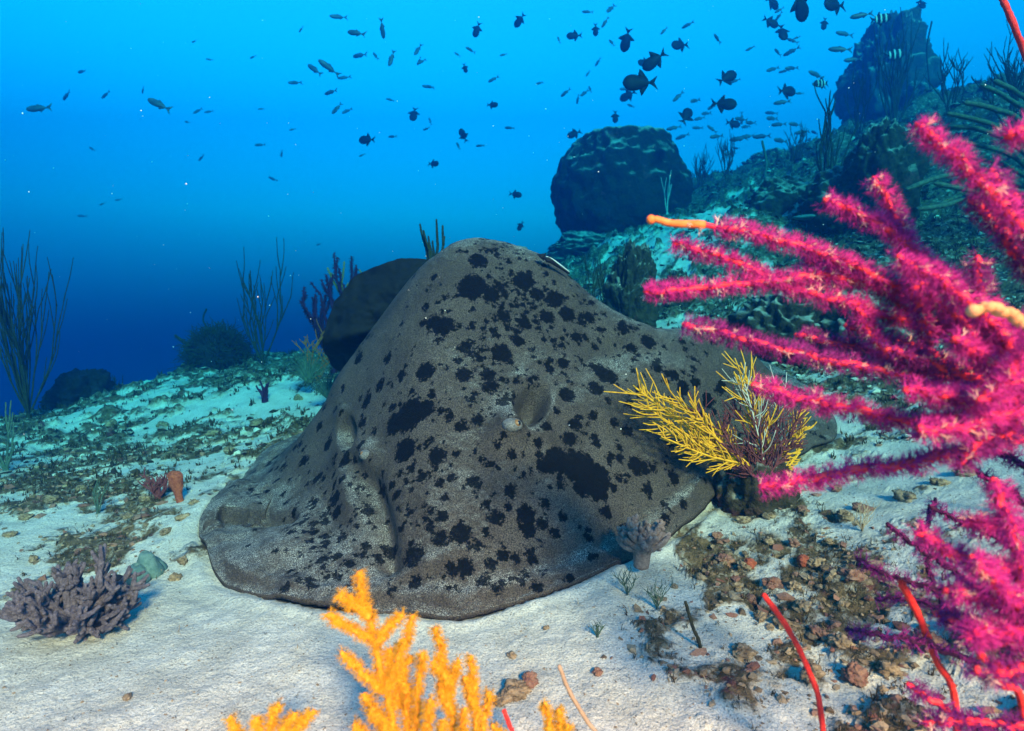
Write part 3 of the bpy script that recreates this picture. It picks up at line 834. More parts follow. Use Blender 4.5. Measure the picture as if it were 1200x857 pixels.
gorgonian("branching_coral", footg(1110, 170, 6.3), .60, 7, 2, M['olive'], "dark twiggy coral on the ridge near the blue-green coral arms", seed=38, r=.009, fan=.9, spread=.5, up=.6, curl=.5, first=.5, shrink=.75)
gorgonian("branching_coral", footg(850, 225, 9.0), .60, 7, 2, M['olive'], "faint fan coral on the slope right of the great boulder", seed=41, r=.010, fan=.7, spread=.35, up=.7, curl=.4, first=.5)
gorgonian("branching_coral", footg(820, 232, 9.3), .52, 6, 2, M['olive'], "faint lacy coral touching the great boulder's right flank", seed=42, r=.010, fan=.7, spread=.35, up=.7, curl=.4, first=.5)
gorgonian("branching_coral", footg(930, 215, 7.4), .36, 6, 2, M['olive'], "tuft of dark twigs on the slope below the fish shoal", seed=44, r=.007, fan=.9, spread=.4, up=.7, curl=.4, first=.5)
gorgonian("branching_coral", footg(1185, 150, 5.2), .78, 9, 3, M['olive'], "dark bushy coral at the ridge top beside the red whip", seed=47, r=.010, fan=.8, spread=.5, up=.5, curl=.6, first=.4, shrink=.7)
gorgonian("branching_coral", footg(780, 300, 7.0), .42, 3, 1, M['pale'], "pale thin twigs standing before the great boulder", seed=49, r=.008, fan=.3, spread=.2, up=.7, curl=.3, first=.6)
gorgonian("branching_coral", footg(250, 395, 6.5), .5, 4, 1, M['olive'], "wiry dark twigs behind the ball-shaped bush", seed=51, r=.006, fan=.5, spread=.3, up=.7, curl=.8, first=.6)
gorgonian("branching_coral", footg(560, 345, 7.5), .75, 7, 2, M['olive'], "hazy thin coral in deep water behind the ray", seed=52, r=.009, fan=.7, spread=.3, up=.7, curl=.4, first=.5)
gorgonian("branching_coral", footg(135, 470, 4.6), .20, 6, 2, M['olive'], "small dark scrubby coral beside the pale domed head", seed=53, r=.006, fan=.9, spread=.5, up=.6, curl=.5, first=.5)
gorgonian("branching_coral", footg(310, 465, 3.5), .11, 5, 1, M['purple_dark'], "short dark stubs of coral on the pale slope left of the ray", seed=54, r=.010, fan=.8, spread=.5, up=.6, curl=.5, first=.6)
gorgonian("branching_coral", footg(185, 580, 2.1), .10, 8, 2, M['maroon_fan'], "little dark maroon coral tuft beside the orange sponge", seed=55, r=.005, fan=1.3, spread=.7, up=.3, curl=.7, first=.5)
gorgonian("branching_coral", footg(115, 600, 2.0), .10, 4, 1, M['bluegreen'], "thin blue-green sprig standing in sand left of the maroon tuft", seed=56, r=.003, fan=.6, spread=.5, up=.6, curl=.5, first=.6)

# dark ball-shaped bush: many fine twigs round a centre
def ball_bush():
    c = foot(258, 450, 4.7); root = empty("ball_bush", c, "dark ball-shaped coral bush of fine twigs on the reef edge", "coral")
    rs = np.random.default_rng(2); R = .245; cc = c + [0, 0, R * .85]
    ib = MB(); lump(ib, cc, (R * .82, R * .82, R * .78), 4, .15); ib.build("core", M['black_sponge'], root)
    for k in range(8):
        mb = MB()
        for i in range(150):
            v = nrm(rs.normal(0, 1, 3)); az = (math.atan2(v[1], v[0]) + math.pi) / 2 / math.pi
            v = nrm(np.array([math.cos((k + rs.random()) / 8 * 2 * math.pi) * math.hypot(v[0], v[1]), math.sin((k + rs.random()) / 8 * 2 * math.pi) * math.hypot(v[0], v[1]), abs(v[2]) * 1.2 - .35]))
            L = R * rs.uniform(.9, 1.12)
            add_tube(mb, spline([cc + v * R * .6, cc + v * L * .85 + rs.normal(0, .012, 3), cc + v * L + rs.normal(0, .025, 3)], 4), [.004, .002], 3, rs.random())
        mb.build("twig_tuft", M['olive'], root, attr="tone")
ball_bush()

# pale net-like fan behind the left shoulder of the ray
def net_fan(px, py, d, w, h, seed, label, mat):
    base = foot(px, py, d); root = empty("sea_fan", base, label, "sea fan"); rs = np.random.default_rng(seed)
    for k in range(9):
        mb = MB(); a = (k - 4) / 4 * .95
        for j in range(4):
            aa = a + (j - 1.5) * .06
            L = h * (1 - .25 * abs(aa)) * rs.uniform(.85, 1.05)
            pts = [base, base + np.array([math.sin(aa * .8) * L * .5 * w / h, rs.normal(0, .006), math.cos(aa * .8) * L * .5]), base + np.array([math.sin(aa) * L * w / h, rs.normal(0, .01) + .03 * abs(aa), math.cos(aa) * L])]
            add_tube(mb, spline(pts, 10), [.0045, .002], 4, rs.random())
        for j in range(7):
            t = .3 + j * .1; L = h * t
            p0 = base + np.array([math.sin(a - .12) * L * w / h, 0, math.cos(a - .12) * L]); p1 = base + np.array([math.sin(a + .12) * L * w / h, 0.004, math.cos(a + .12) * L])
            add_tube(mb, spline([p0, p1], 3), [.0025, .0025], 3, rs.random())
        mb.build("rib", mat, root, attr="tone")
    return root
net_fan(362, 450, 3.5, .20, .22, 3, "pale ribbed net-like fan at the ray's left shoulder", M['bluegreen'])
net_fan(385, 468, 3.2, .17, .15, 4, "low pale ribbed fan half under the dark wing", M['bluegreen'])

# blue-green arms of the coral on the right ridge
def arm_coral():
    base = P(1235, 250, 3.6); base = np.array([base[0], base[1], base[2]])
    root = empty("arm_coral", base, "blue-green coral with long thick drooping arms on the right ridge", "coral")
    rs = np.random.default_rng(8)
    arms = [[(1130,120),(1165,128),(1200,150)],[(1110,133),(1150,142),(1190,158),(1225,190)],[(1105,150),(1140,150),(1180,165),(1215,195)],[(1150,100),(1180,115),(1215,150)],[(1120,165),(1155,172),(1190,185),(1220,215)],
            [(1062,222),(1100,208),(1140,203),(1190,215),(1230,235)],[(1075,245),(1110,240),(1150,225),(1200,225)],[(1100,185),(1140,185),(1180,195),(1225,225)],[(1085,262),(1105,238),(1125,230)],[(1165,95),(1190,108),(1220,140)],[(1130,190),(1165,205),(1205,225)],[(1095,215),(1130,222),(1175,232),(1220,245)]]
    for k, a in enumerate(arms):
        d = 3.4 + rs.normal(0, .10)
        pts = [P(x, y, d + .05 * i) for i, (x, y) in enumerate(a)]
        if a[-1][0] > 1185: pts.append(base + rs.normal(0, .03, 3))
        mb = MB(); sp = spline(pts, 26); add_tube(mb, sp, np.concatenate([[.008], np.full(24, .0135), [.015]]), 7, rs.random(), .25)
        arm = mb.build("arm", M['bluegreen'], root, attr="tone")
        fz = MB(); add_polyps(fz, sp, [.012, .014], 900, .008, .0025, 3); tag(fz.build("polyps", M['bluegreen'], arm, attr="tone"), kind="stuff")
    hb = MB(); lump(hb, base - [0, 0, .12], (.12, .12, .2), 3, .3); hb.build("holdfast", M['rock'], root)
arm_coral()

# single whips
def whip(pts, r, mat, label, name="sea_whip", cat="sea whip", fuzz=None, fmat=None, ground=True, group=None):
    pts = [np.asarray(p, float) for p in pts]
    base = pts[-1]
    root = empty(name, base, label, cat, group)
    sp = spline(pts, 40); mb = MB(); add_tube(mb, sp, np.concatenate([[r * .8], np.full(38, r), [r * 1.1]]), 8, .5, .35)
    st = mb.build("stem", mat, root, attr="tone")
    if fuzz:
        fz = MB(); add_polyps(fz, sp, [r, r], *fuzz); tag(fz.build("polyps", fmat or mat, st, attr="tone"), kind="stuff")
    return root
def to_ground(pts2, d0, d1, px, py):
    """whip seen from tip to foot; foot is on the floor below the picture"""
    n = len(pts2); out = [P(x, y, d0 + (d1 - d0) * i / (n - 1)) for i, (x, y) in enumerate(pts2)]
    f = P(px, py, d1); out.append(on_ground(f[0], f[1], -.02)); return out
fw = (2200, .0018, .0008, 2)
whip(to_ground([(895,697),(922,735),(945,780),(962,835)], .80, .86, 975, 900), .0038, M['red_whip'], "thin bright red sea whip standing alone on the sand", fuzz=fw)
whip(to_ground([(1055,680),(1078,725),(1098,775),(1120,830)], .72, .78, 1135, 900), .0042, M['red_whip'], "scarlet sea whip with pale growths before the dark purple branches", fuzz=fw)
whip(to_ground([(1148,765),(1172,800),(1200,845)], .62, .66, 1225, 905), .0040, M['red_whip'], "short crimson sea whip beside the magenta mass", fuzz=fw)
whip([P(1172,-6,1.15), P(1182,15,1.15), P(1192,40,1.16), P(1203,72,1.18), P(1230,190,1.22), P(1262,420,1.3), on_ground(1.22, 1.3, -.02)], .0055, M['red_whip'], "long orange-red sea whip arching above the ridge")
whip([P(655,780,.84), P(668,812,.85), P(688,845,.86), P(705,875,.87), on_ground(P(712, 900, .88)[0], P(712, 900, .88)[1], -.02)], .0032, M['twig'], "bare brown stick poking up beside the yellow coral", "stick", "stick")
whip([P(803,705,1.22), P(812,735,1.22), P(820,755,1.22), P(826,795,1.22), on_ground(P(829, 822, 1.21)[0], P(829, 822, 1.21)[1], -.02)], .0036, M['olive'], "wavy dark olive twig standing on the sand", "stick", "stick")
whip([P(1092,25,9.0), P(1086,60,9.0), P(1090,110,9.0), P(1088,170,9.0), footg(1085, 185, 9.0)], .012, M['olive'], "thin curved wire coral hanging high beside the hazy pinnacle", "wire_coral", "coral")
whip([P(893,165,6.3), P(898,190,6.3), P(896,215,6.3), footg(898, 235, 6.3)], .012, M['bluegreen'], "single upright stalk on the ridge under the fish", "wire_coral", "coral")
whip([P(205,393,4.6), P(225,408,4.6), P(240,418,4.65)], .010, M['olive'], "slanting dark twig sticking out of the ball-shaped bush", "stick", "stick")
whip([P(242,362,6.0), P(238,375,6.0), P(244,388,6.0), P(241,405,6.0), footg(242, 430, 6.0)], .009, M['olive'], "short wriggling wire coral behind the ball-shaped bush", "wire_coral", "coral")
# ------------------------------------------------------------------ magenta sea fan on the right
def fuzzy_colony(name, base, label, branches, core, fuzz, fmat, cat="sea fan", r=.0042, tone=None):
    """branches: (pixel path tip -> root, tip depth, root depth, core radius factor, core material, polyp material, orange-tip length)"""
    root = empty(name, base, label, cat)
    rs = np.random.default_rng(len(branches) * 7)
    hub = []
    for path, d0, d1, rf, cm, pm, bare, dens in branches:
        n = len(path)
        pts = [P(x, y, d0 + (d1 - d0) * i / (n - 1)) for i, (x, y) in enumerate(path)]
        sp = spline(pts, 70)
        sp = sp + np.stack([fbm(np.arange(70) * .22 + rs.random() * 99, np.full(70, .5 + k), 2) - .5 for k in range(3)], -1) * .010
        rr = r * rf
        mb = MB(); add_tube(mb, sp, np.concatenate([[rr * .6], np.linspace(rr * .8, rr * 1.15, 69)]), 8, .5, .4)
        b = mb.build("branch", M[cm], root, attr="tone")
        fz = MB(); add_polyps(fz, sp, [rr, rr], fuzz[0] * dens, fuzz[1], fuzz[2], fuzz[3], .5, bare, 1.0)
        tag(fz.build("polyps", M[pm], b, attr="tone"), kind="stuff")
        if cm == 'pink_core':
            # some open, paler polyps
            pl = MB(); add_polyps(pl, sp, [rr, rr], fuzz[0] * dens * .05, fuzz[1] * .8, fuzz[2] * 1.6, 5, .6, bare * .5, 1.0)
            tag(pl.build("open_polyps", M['pale_polyp'], b, attr="tone"), kind="stuff")
        if bare:
            ob = MB(); k = int(70 * bare) + 2
            add_tube(ob, sp[:k], np.linspace(rr * .95, rr * 1.2, k), 8, .5, .12)
            add_ball(ob, sp[0], (rr * 1.35,) * 3, 10, 8)
            ob.build("bare_tip", M['orange_core' if cm == 'pink_core' else cm], b, attr="tone")
    return root

PK = 'pink_core'; MG = 'magenta'; VI = 'violet'
fan_base = on_ground(1.02, .86)
ROOT = (1290, 560)
upper = [
 ([(762,258),(830,264),(900,278),(980,303),(1060,338),(1130,372),(1200,418),ROOT], .74, .70, 1.0, PK, MG, .12, 1.1),
 ([(788,285),(850,302),(915,332),(980,352),(1050,372),(1130,400),(1210,450)], .76, .72, 1.0, PK, MG, 0, 1.1),
 ([(756,340),(830,338),(900,330),(960,324),(1030,335),(1100,360),(1180,420)], .76, .72, 1.1, PK, MG, 0, 1.1),
 ([(800,379),(860,394),(930,412),(1000,427),(1080,440),(1160,445),(1240,480)], .72, .68, 1.0, PK, VI, 0, 1.0),
 ([(880,450),(930,463),(990,478),(1060,492),(1120,488),(1190,478),(1280,500)], .70, .66, 1.1, PK, MG, 0, 1.1),
 ([(890,571),(950,560),(1020,550),(1090,538),(1160,520),(1240,505)], .72, .66, 1.3, PK, MG, 0, 1.1),
 ([(965,232),(1010,250),(1060,285),(1110,325),(1160,365),(1220,420)], .70, .68, 1.0, PK, MG, 0, 1.1),
 ([(1025,208),(1042,240),(1058,275),(1066,310),(1072,350),(1090,400)], .70, .69, 1.0, PK, MG, 0, 1.1),
 ([(1072,143),(1110,176),(1150,215),(1190,258),(1250,330)], .62, .60, 1.1, PK, MG, 0, 1.1),
 ([(1138,232),(1165,262),(1190,295),(1230,350)], .64, .62, 1.0, PK, VI, 0, 1.0),
 ([(1080,330),(1110,360),(1150,400),(1200,440),(1260,500)], .66, .64, 1.0, PK, MG, 0, 1.0),
 ([(1035,410),(1080,418),(1130,440),(1200,470)], .68, .66, 1.0, PK, VI, 0, 1.0),
 ([(990,380),(1040,395),(1100,420),(1170,455)], .74, .70, .9, PK, VI, 0, 1.0),
 ([(1005,360),(1022,395),(1050,425),(1100,450)], .73, .70, .9, PK, MG, 0, .9),
 ([(1145,300),(1150,350),(1160,400),(1190,450)], .62, .62, .9, PK, VI, 0, .9),
 ([(1120,400),(1160,420),(1210,455)], .60, .60, 1.2, PK, MG, 0, 1.2),
 ([(1090,470),(1140,460),(1200,445),(1260,440)], .62, .62, 1.1, PK, MG, 0, 1.2),
 ([(1060,455),(1110,462),(1160,470),(1230,480)], .60, .60, 1.1, PK, MG, 0, 1.2),
 ([(1075,505),(1120,500),(1170,490),(1240,470)], .58, .58, 1.2, PK, MG, 0, 1.2),
 ([(1120,545),(1150,520),(1190,500),(1250,480)], .60, .58, 1.0, PK, VI, 0, 1.1),
 ([(1050,300),(1090,322),(1130,350),(1180,400),(1230,460)], .62, .60, 1.1, PK, MG, 0, 1.1),
 ([(940,300),(990,318),(1040,345),(1100,385),(1160,420)], .78, .72, .9, PK, VI, 0, 1.0),
 ([(930,390),(985,402),(1050,418),(1120,432)], .78, .72, .9, PK, VI, 0, .9),
 ([(1150,470),(1175,450),(1200,420),(1230,380)], .56, .56, 1.2, PK, MG, 0, 1.2),
 ([(1160,200),(1180,225),(1205,255),(1245,310)], .66, .64, 1.0, PK, VI, 0, 1.0),
 ([(1185,158),(1200,158),(1240,170)], .58, .58, 1.3, PK, MG, 0, .8),
 ([(1142,362),(1165,360),(1190,372),(1225,395)], .52, .52, 1.0, 'tan_core', MG, .7, .6),
]
fuzzy_colony("sea_fan", fan_base, "big magenta sea fan with red branches reaching over the ray's wing", upper, None, (2700, .0125, .0010, 5), None)
sb = MB(); bp = P(*ROOT, .69)
stem_pts = spline([fan_base - [0, 0, .05], fan_base * .6 + bp * .4 + [.03, 0, 0], bp, P(1270, 450, .68), P(1235, 350, .64)], 30)
add_tube(sb, stem_pts, [.016, .012, .009, .006], 10, .5, .3)
fan = [o for o in COL.objects if o.name.startswith("sea_fan") and o.get("label", "").startswith("big magenta")][0]
sb.build("stem", M['pink_core'], fan, attr="tone")

low_base = on_ground(.93, .72)
lower = [
 ([(1005,655),(1050,678),(1100,690),(1150,705),(1220,720)], .82, .72, .9, 'purple_dark', VI, 0, .35),
 ([(1037,613),(1075,640),(1115,668),(1160,700)], .84, .76, .9, 'purple_dark', VI, 0, .35),
 ([(1088,592),(1130,612),(1170,630),(1220,660)], .82, .74, .9, 'purple_dark', VI, 0, .4),
 ([(990,737),(1040,745),(1085,754),(1140,775),(1210,800)], .78, .70, .9, 'purple_dark', VI, 0, .35),
 ([(1145,553),(1175,572),(1220,600)], .80, .74, .9, 'purple_dark', VI, 0, .4),
 ([(1150,522),(1180,535),(1220,555)], .82, .74, .9, 'purple_dark', VI, 0, .4),
 ([(1072,622),(1110,645),(1155,662),(1220,672)], .66, .62, 1.2, PK, MG, 0, 1.1),
 ([(1135,612),(1170,618),(1220,622)], .66, .62, 1.1, PK, MG, 0, 1.1),
 ([(1110,690),(1150,700),(1200,715),(1250,740)], .58, .56, 1.2, PK, MG, 0, 1.3),
 ([(1130,745),(1165,740),(1210,742)], .56, .55, 1.2, PK, MG, 0, 1.3),
 ([(1140,655),(1175,690),(1215,725)], .56, .55, 1.2, PK, MG, 0, 1.3),
 ([(1150,790),(1180,785),(1220,775)], .56, .55, 1.2, PK, VI, 0, 1.2),
 ([(1060,800),(1110,830),(1160,862),(1200,880)], .72, .66, 1.0, PK, VI, 0, .7),
 ([(1080,850),(1130,845),(1190,850),(1240,860)], .68, .62, 1.0, PK, VI, 0, .8),
 ([(1100,720),(1145,735),(1200,760)], .64, .6, 1.0, PK, VI, 0, 1.0),
 ([(1165,560),(1185,620),(1200,680),(1230,740)], .60, .58, 1.1, PK, MG, 0, 1.2),
 ([(1025,700),(1080,705),(1140,725),(1210,750)], .86, .78, .8, 'purple_dark', VI, 0, .35),
 ([(1095,585),(1085,640),(1100,700),(1140,760)], .88, .80, .8, 'purple_dark', VI, 0, .3),
]
low = fuzzy_colony("sea_fan", low_base, "lower sea fan with dark purple and magenta branches over rubble", lower, None, (2700, .0125, .0010, 5), None)
sb = MB(); q = P(1245, 745, .62)
add_tube(sb, spline([low_base - [0, 0, .05], (low_base + q) / 2 + [.02, 0, 0], q, P(1240, 650, .62)], 20), [.014, .01, .007], 10, .5, .3)
sb.build("stem", M['purple_dark'], low, attr="tone")

# ------------------------------------------------------------------ yellow feathery corals along the lower edge
Y = 'yellow_core'; YP = 'yellow'
def yb(path, d0, d1, rf=1.0, dens=1.0): return (path, d0, d1, rf, Y, YP, 0, dens)
yellow_main = [
 yb([(418,670),(430,712),(440,755),(450,800),(462,850),(470,900)], .70, .74, 1.1),
 yb([(384,722),(405,732),(432,748)], .70, .71), yb([(397,697),(415,708),(432,722)], .70, .70), yb([(400,766),(425,788),(450,810)], .71, .72),
 yb([(484,722),(475,752),(462,785),(453,812)], .70, .72), yb([(470,722),(455,735),(442,755)], .71, .71), yb([(456,760),(458,785),(456,805)], .72, .72),
 yb([(495,765),(492,800),(487,850),(482,900)], .72, .76), yb([(511,735),(518,770),(526,810),(533,870)], .74, .78, 1.0), yb([(508,778),(520,790),(526,800)], .74, .75), yb([(536,775),(530,795),(526,812)], .75, .76),
 yb([(551,768),(556,805),(558,840),(556,880)], .76, .78), yb([(545,795),(552,815),(557,830)], .76, .77), yb([(515,800),(521,818),(530,838)], .75, .76),
 yb([(435,830),(450,850),(466,880)], .70, .74), yb([(428,815),(440,840),(460,870)], .72, .74), yb([(505,820),(500,850),(492,890)], .70, .74), yb([(475,800),(478,830),(476,880)], .74, .76),
 yb([(545,830),(542,860),(536,900)], .74, .76), yb([(575,810),(568,840),(560,885)], .77, .78), yb([(415,850),(435,868),(462,890)], .70, .74), yb([(520,845),(515,870),(508,900)], .70, .74),
 yb([(466,752),(470,790),(472,830)], .76, .76, .9), yb([(480,770),(470,800),(462,830)], .75, .75, .9)]
def yellow_colony(px, py, d, branches, label):
    f = P(px, py, d); base = on_ground(f[0], f[1])
    root = fuzzy_colony("feather_coral", base, label, branches, None, (3600, .0078, .0007, 4), None, "coral", .0032)
    hb = MB(); b = P(px, min(py - 40, 900), d)
    add_tube(hb, spline([base - [0, 0, .03], base * .5 + b * .5, b], 10), [.012, .008, .006], 8, .5, .3)
    hb.build("stem", M['yellow_core'], root, attr="tone")
    return root
yellow_colony(480, 960, .76, yellow_main, "bright yellow feathery coral in front of the ray's snout")
yellow_colony(318, 930, .74, [yb([(325,826),(318,850),(312,890)], .72, .74), yb([(345,838),(330,858),(316,890)], .72, .74), yb([(366,836),(345,855),(320,890)], .73, .74), yb([(300,842),(306,865),(312,900)], .72, .74), yb([(268,843),(285,868),(308,900)], .72, .74)],
              "small yellow feathery coral standing on bare white sand")
yellow_colony(650, 940, .80, [yb([(638,822),(645,850),(650,890)], .78, .80), yb([(656,832),(656,855),(652,890)], .78, .80), yb([(578,850),(600,872),(645,900)], .78, .80), yb([(668,850),(660,870),(652,900)], .78, .80)],
              "yellow feathery coral beside the bare brown stick")
whip([P(590,832,.78), P(597,850,.78), P(604,880,.78), on_ground(P(610, 920, .79)[0], P(610, 920, .79)[1], -.02)], .0026, M['red_whip'], "tiny red twig between the yellow corals", "sea_whip", "sea whip", fuzz=fw)

# ------------------------------------------------------------------ yellow lacy fan and maroon fan against the ray's wing
def lacy_fan(name, base_px, d, tips, mat, label, seed, r=.0026, extra=3):
    b = P(*base_px, d); root = empty(name, b, label, "sea fan"); rs = np.random.default_rng(seed)
    for (tx, ty) in tips:
        mb = MB(); e = P(tx, ty, d + rs.normal(0, .03)); m = (b + e) / 2 + np.array([rs.normal(0, .008), rs.normal(0, .01), -.012 * (tx < base_px[0])])
        sp = spline([b, m, e], 24); add_tube(mb, sp, np.linspace(r * 1.5, r * .8, 24), 6, rs.random(), .4)
        L = np.linalg.norm(e - b)
        for k in range(int(7 * extra)):
            i = int(rs.integers(4, 23)); tdir = nrm(sp[i] - sp[i - 1]); side = np.cross(tdir, [0, 1, 0]) * (1 if k % 2 else -1)
            q = sp[i]; dd = nrm(tdir + side * rs.uniform(.4, 1.0) + rs.normal(0, .25, 3)); l = L * rs.uniform(.10, .26)
            pts = spline([q, q + dd * l * .5 + rs.normal(0, .003, 3), q + dd * l + tdir * l * .25], 7)
            add_tube(mb, pts, [r * .85, r * .6], 5, rs.random(), .4)
            if rs.random() < .6:
                d2 = nrm(dd + side * rs.normal(0, .6) + rs.normal(0, .3, 3)); add_tube(mb, spline([pts[3], pts[3] + d2 * l * .5], 4), [r * .7, r * .5], 5, rs.random(), .4)
        mb.build("branch", mat, root, attr="tone")
    return root
lacy_fan("sea_fan", (878, 545), 1.74, [(745,455),(742,452),(755,475),(765,495),(775,512),(800,522),(820,515),(790,465),(808,470)], M['yellow_fan'], "yellow lacy sea fan spread against the ray's right wing", 4)
lacy_fan("sea_fan", (905, 560), 1.80, [(868,425),(862,440),(880,470),(940,480),(945,500),(938,530),(850,505)], M['yellow_fan'], "ragged yellow sea fan growing upright behind the maroon fan", 6)
lacy_fan("sea_fan", (895, 570), 1.77, [(845,500),(860,470),(880,455),(900,458),(920,470),(935,490),(930,520),(870,520),(850,530),(815,480)], M['maroon_fan'], "maroon lacy sea fan tangled between two yellow fans", 8, .0022, 5)
lacy_fan("sea_fan", (900, 565), 1.79, [(870,440),(915,455),(930,540),(860,545)], M['pale'], "pale dead sea fan caught in the maroon fan", 9, .0018, 3)
rock("fan_rock", 895, 575, 1.80, .20, .07, .16, 71, "brown algae rock under the maroon and yellow sea fans", "rock", 'rock', .45, .4, nu=60)

# ------------------------------------------------------------------ soft corals
def finger_coral(name, base, n, L, r, mat, label, seed, fan=1.0, sub=3, squash=(1, 1, 1), stalk=None):
    rs = np.random.default_rng(seed); base = np.asarray(base, float); root = empty(name, base, label, "soft coral")
    sk = MB(); sh = stalk or L * .35
    add_tube(sk, spline([base - [0, 0, .02], base + [0, 0, sh * .5], base + [0, 0, sh]], 8), [r * 2.4, r * 2.8, r * 4.6], 14, bumpy=.12); sk.build("stalk", mat, root)
    for k in range(n):
        a = rs.uniform(0, 2 * math.pi); t = fan * math.sqrt((k + .5) / n)
        d0 = nrm(np.array([math.cos(a) * math.sin(t), math.sin(a) * math.sin(t), math.cos(t)]) * squash)
        p0 = base + [0, 0, sh * rs.uniform(.45, .9)] + d0 * L * .12
        l = L * rs.uniform(.75, 1.15); mb = MB()
        p1 = p0 + d0 * l * .5 + rs.normal(0, L * .05, 3); p2 = p1 + nrm(d0 + [0, 0, .4] + rs.normal(0, .2, 3)) * l * .5
        sp = spline([p0, p1, p2], 12); add_tube(mb, sp, [r * 1.5, r * 1.15, r * .95, r * .62], 9, 0, .2)
        for j in range(sub):
            i = int(rs.integers(4, 11)); d2 = nrm(nrm(sp[i] - sp[i - 1]) + rs.normal(0, .75, 3)); l2 = l * rs.uniform(.18, .36)
            add_tube(mb, spline([sp[i], sp[i] + d2 * l2 * .6, sp[i] + d2 * l2 + [0, 0, l2 * .12]], 6), [r * .85, r * .75, r * .5], 8, 0, .2)
        mb.build("finger", mat, root)
    return root
b = P(752, 655, 1.50); b[2] = max(b[2], float(ground_z(b[0:1], b[1:2])[0]) - .005)
finger_coral("leather_coral", b, 46, .062, .0078, M['leather'], "beige leather coral with stubby fingers against the ray's front edge", 5, 1.15, 2, (1.35, .9, .8), .04)
b = G(88, 742)
finger_coral("soft_coral", b, 58, .115, .0066, M['leather_grey'], "mauve-grey antler-like soft coral bush on the white sand", 6, 1.45, 8, (1.55, .9, 1), .02)

# ------------------------------------------------------------------ small things on the floor
def tube_sponge(px, py, d, h, r, mat, label, seed, name="sponge", n=1, cup=True):
    b = on_ground(*P(px, py, d)[:2]); root = empty(name, b, label, "sponge"); rs = np.random.default_rng(seed)
    for k in range(n):
        o = rs.normal(0, r * 1.3, 3) * (k > 0); o[2] = 0; hh = h * (1 if k == 0 else rs.uniform(.4, .8)); m = 26
        u = np.array([0, .12, .25, .4, .55, .7, .82, .92, 1.0, .96, .85, .7])
        rad = r * np.array([.55, .5, .52, .62, .78, .95, 1.08, 1.08, .85, .6, .45, .2]) if cup else r * np.array([.9, 1.05, 1.15, 1.2, 1.15, 1.0, .85, .65, .35, .3, .2, .1])
        a_ = np.arange(m) / m * 2 * math.pi
        V = np.stack([np.outer(rad, np.cos(a_)), np.outer(rad, np.sin(a_)), np.repeat((u * hh)[:, None], m, 1)], -1)
        kk = 1 + (fbm3(V / r * 1.1 + seed * 9 + k * 4 + 50, 4, .6) - .5) * .9
        V[..., :2] *= kk[..., None]; V[..., 2] *= .85 + .3 * fbm3(V / r * .6 + seed + 20, 2)
        V[..., 0] += V[..., 2] * rs.normal(0, .2); V = V + b + o - [0, 0, .012]
        i = np.arange(len(u) - 1)[:, None] * m; j = np.arange(m)[None]; j2 = (j + 1) % m
        MB().add(V, np.stack([i + j, i + j2, i + m + j2, i + m + j], -1).reshape(-1, 4)).build("tube", mat, root)
    return root
tube_sponge(211, 583, 2.02, .115, .022, M['orange_sponge'], "upright orange-red sponge on the pale slope left of the ray", 3, n=1)
tube_sponge(202, 552, 2.2, .05, .018, M['orange_sponge'], "little round orange sponge behind the upright one", 5, cup=False)
tube_sponge(178, 668, 1.62, .075, .024, M['teal_sponge'], "blue-grey lumpy sponge cluster near the soft coral bush", 7, n=4, cup=False)
tube_sponge(166, 674, 1.60, .045, .026, M['black_sponge'], "small black sponge leaning on the blue-grey cluster", 8, n=2, cup=False)
tube_sponge(577, 300, 3.3, .16, .022, M['black_sponge'], "black finger sponge poking up behind the ray's crest", 9)
def plate(px, py, d, r, label, mat):
    c = P(px, py, d); root = empty("plate_coral", c, label, "coral")
    mb = MB(); lump(mb, c, (r, r * .7, r * .16), 5, .12, 30, 12); mb.build("plate", mat, root)
    st = MB(); add_tube(st, np.array([[c[0], c[1], c[2] - .02], [c[0], c[1], c[2] - .3], [c[0], c[1], float(ground_z(c[0:1], c[1:2])[0]) - .05]]), [r * .35, r * .3, r * .5], 8, bumpy=.3); st.build("stalk", mat, root)
plate(598, 291, 3.1, .085, "flat blue-green plate coral just above the ray's crest", M['teal_sponge'])
plate(243, 462, 4.1, .12, "wavy pale plate coral below the ball-shaped bush", M['pale'])
plate(955, 255, 4.7, .16, "curled pale plate coral on the reef behind the pink fan", M['teal_sponge'])

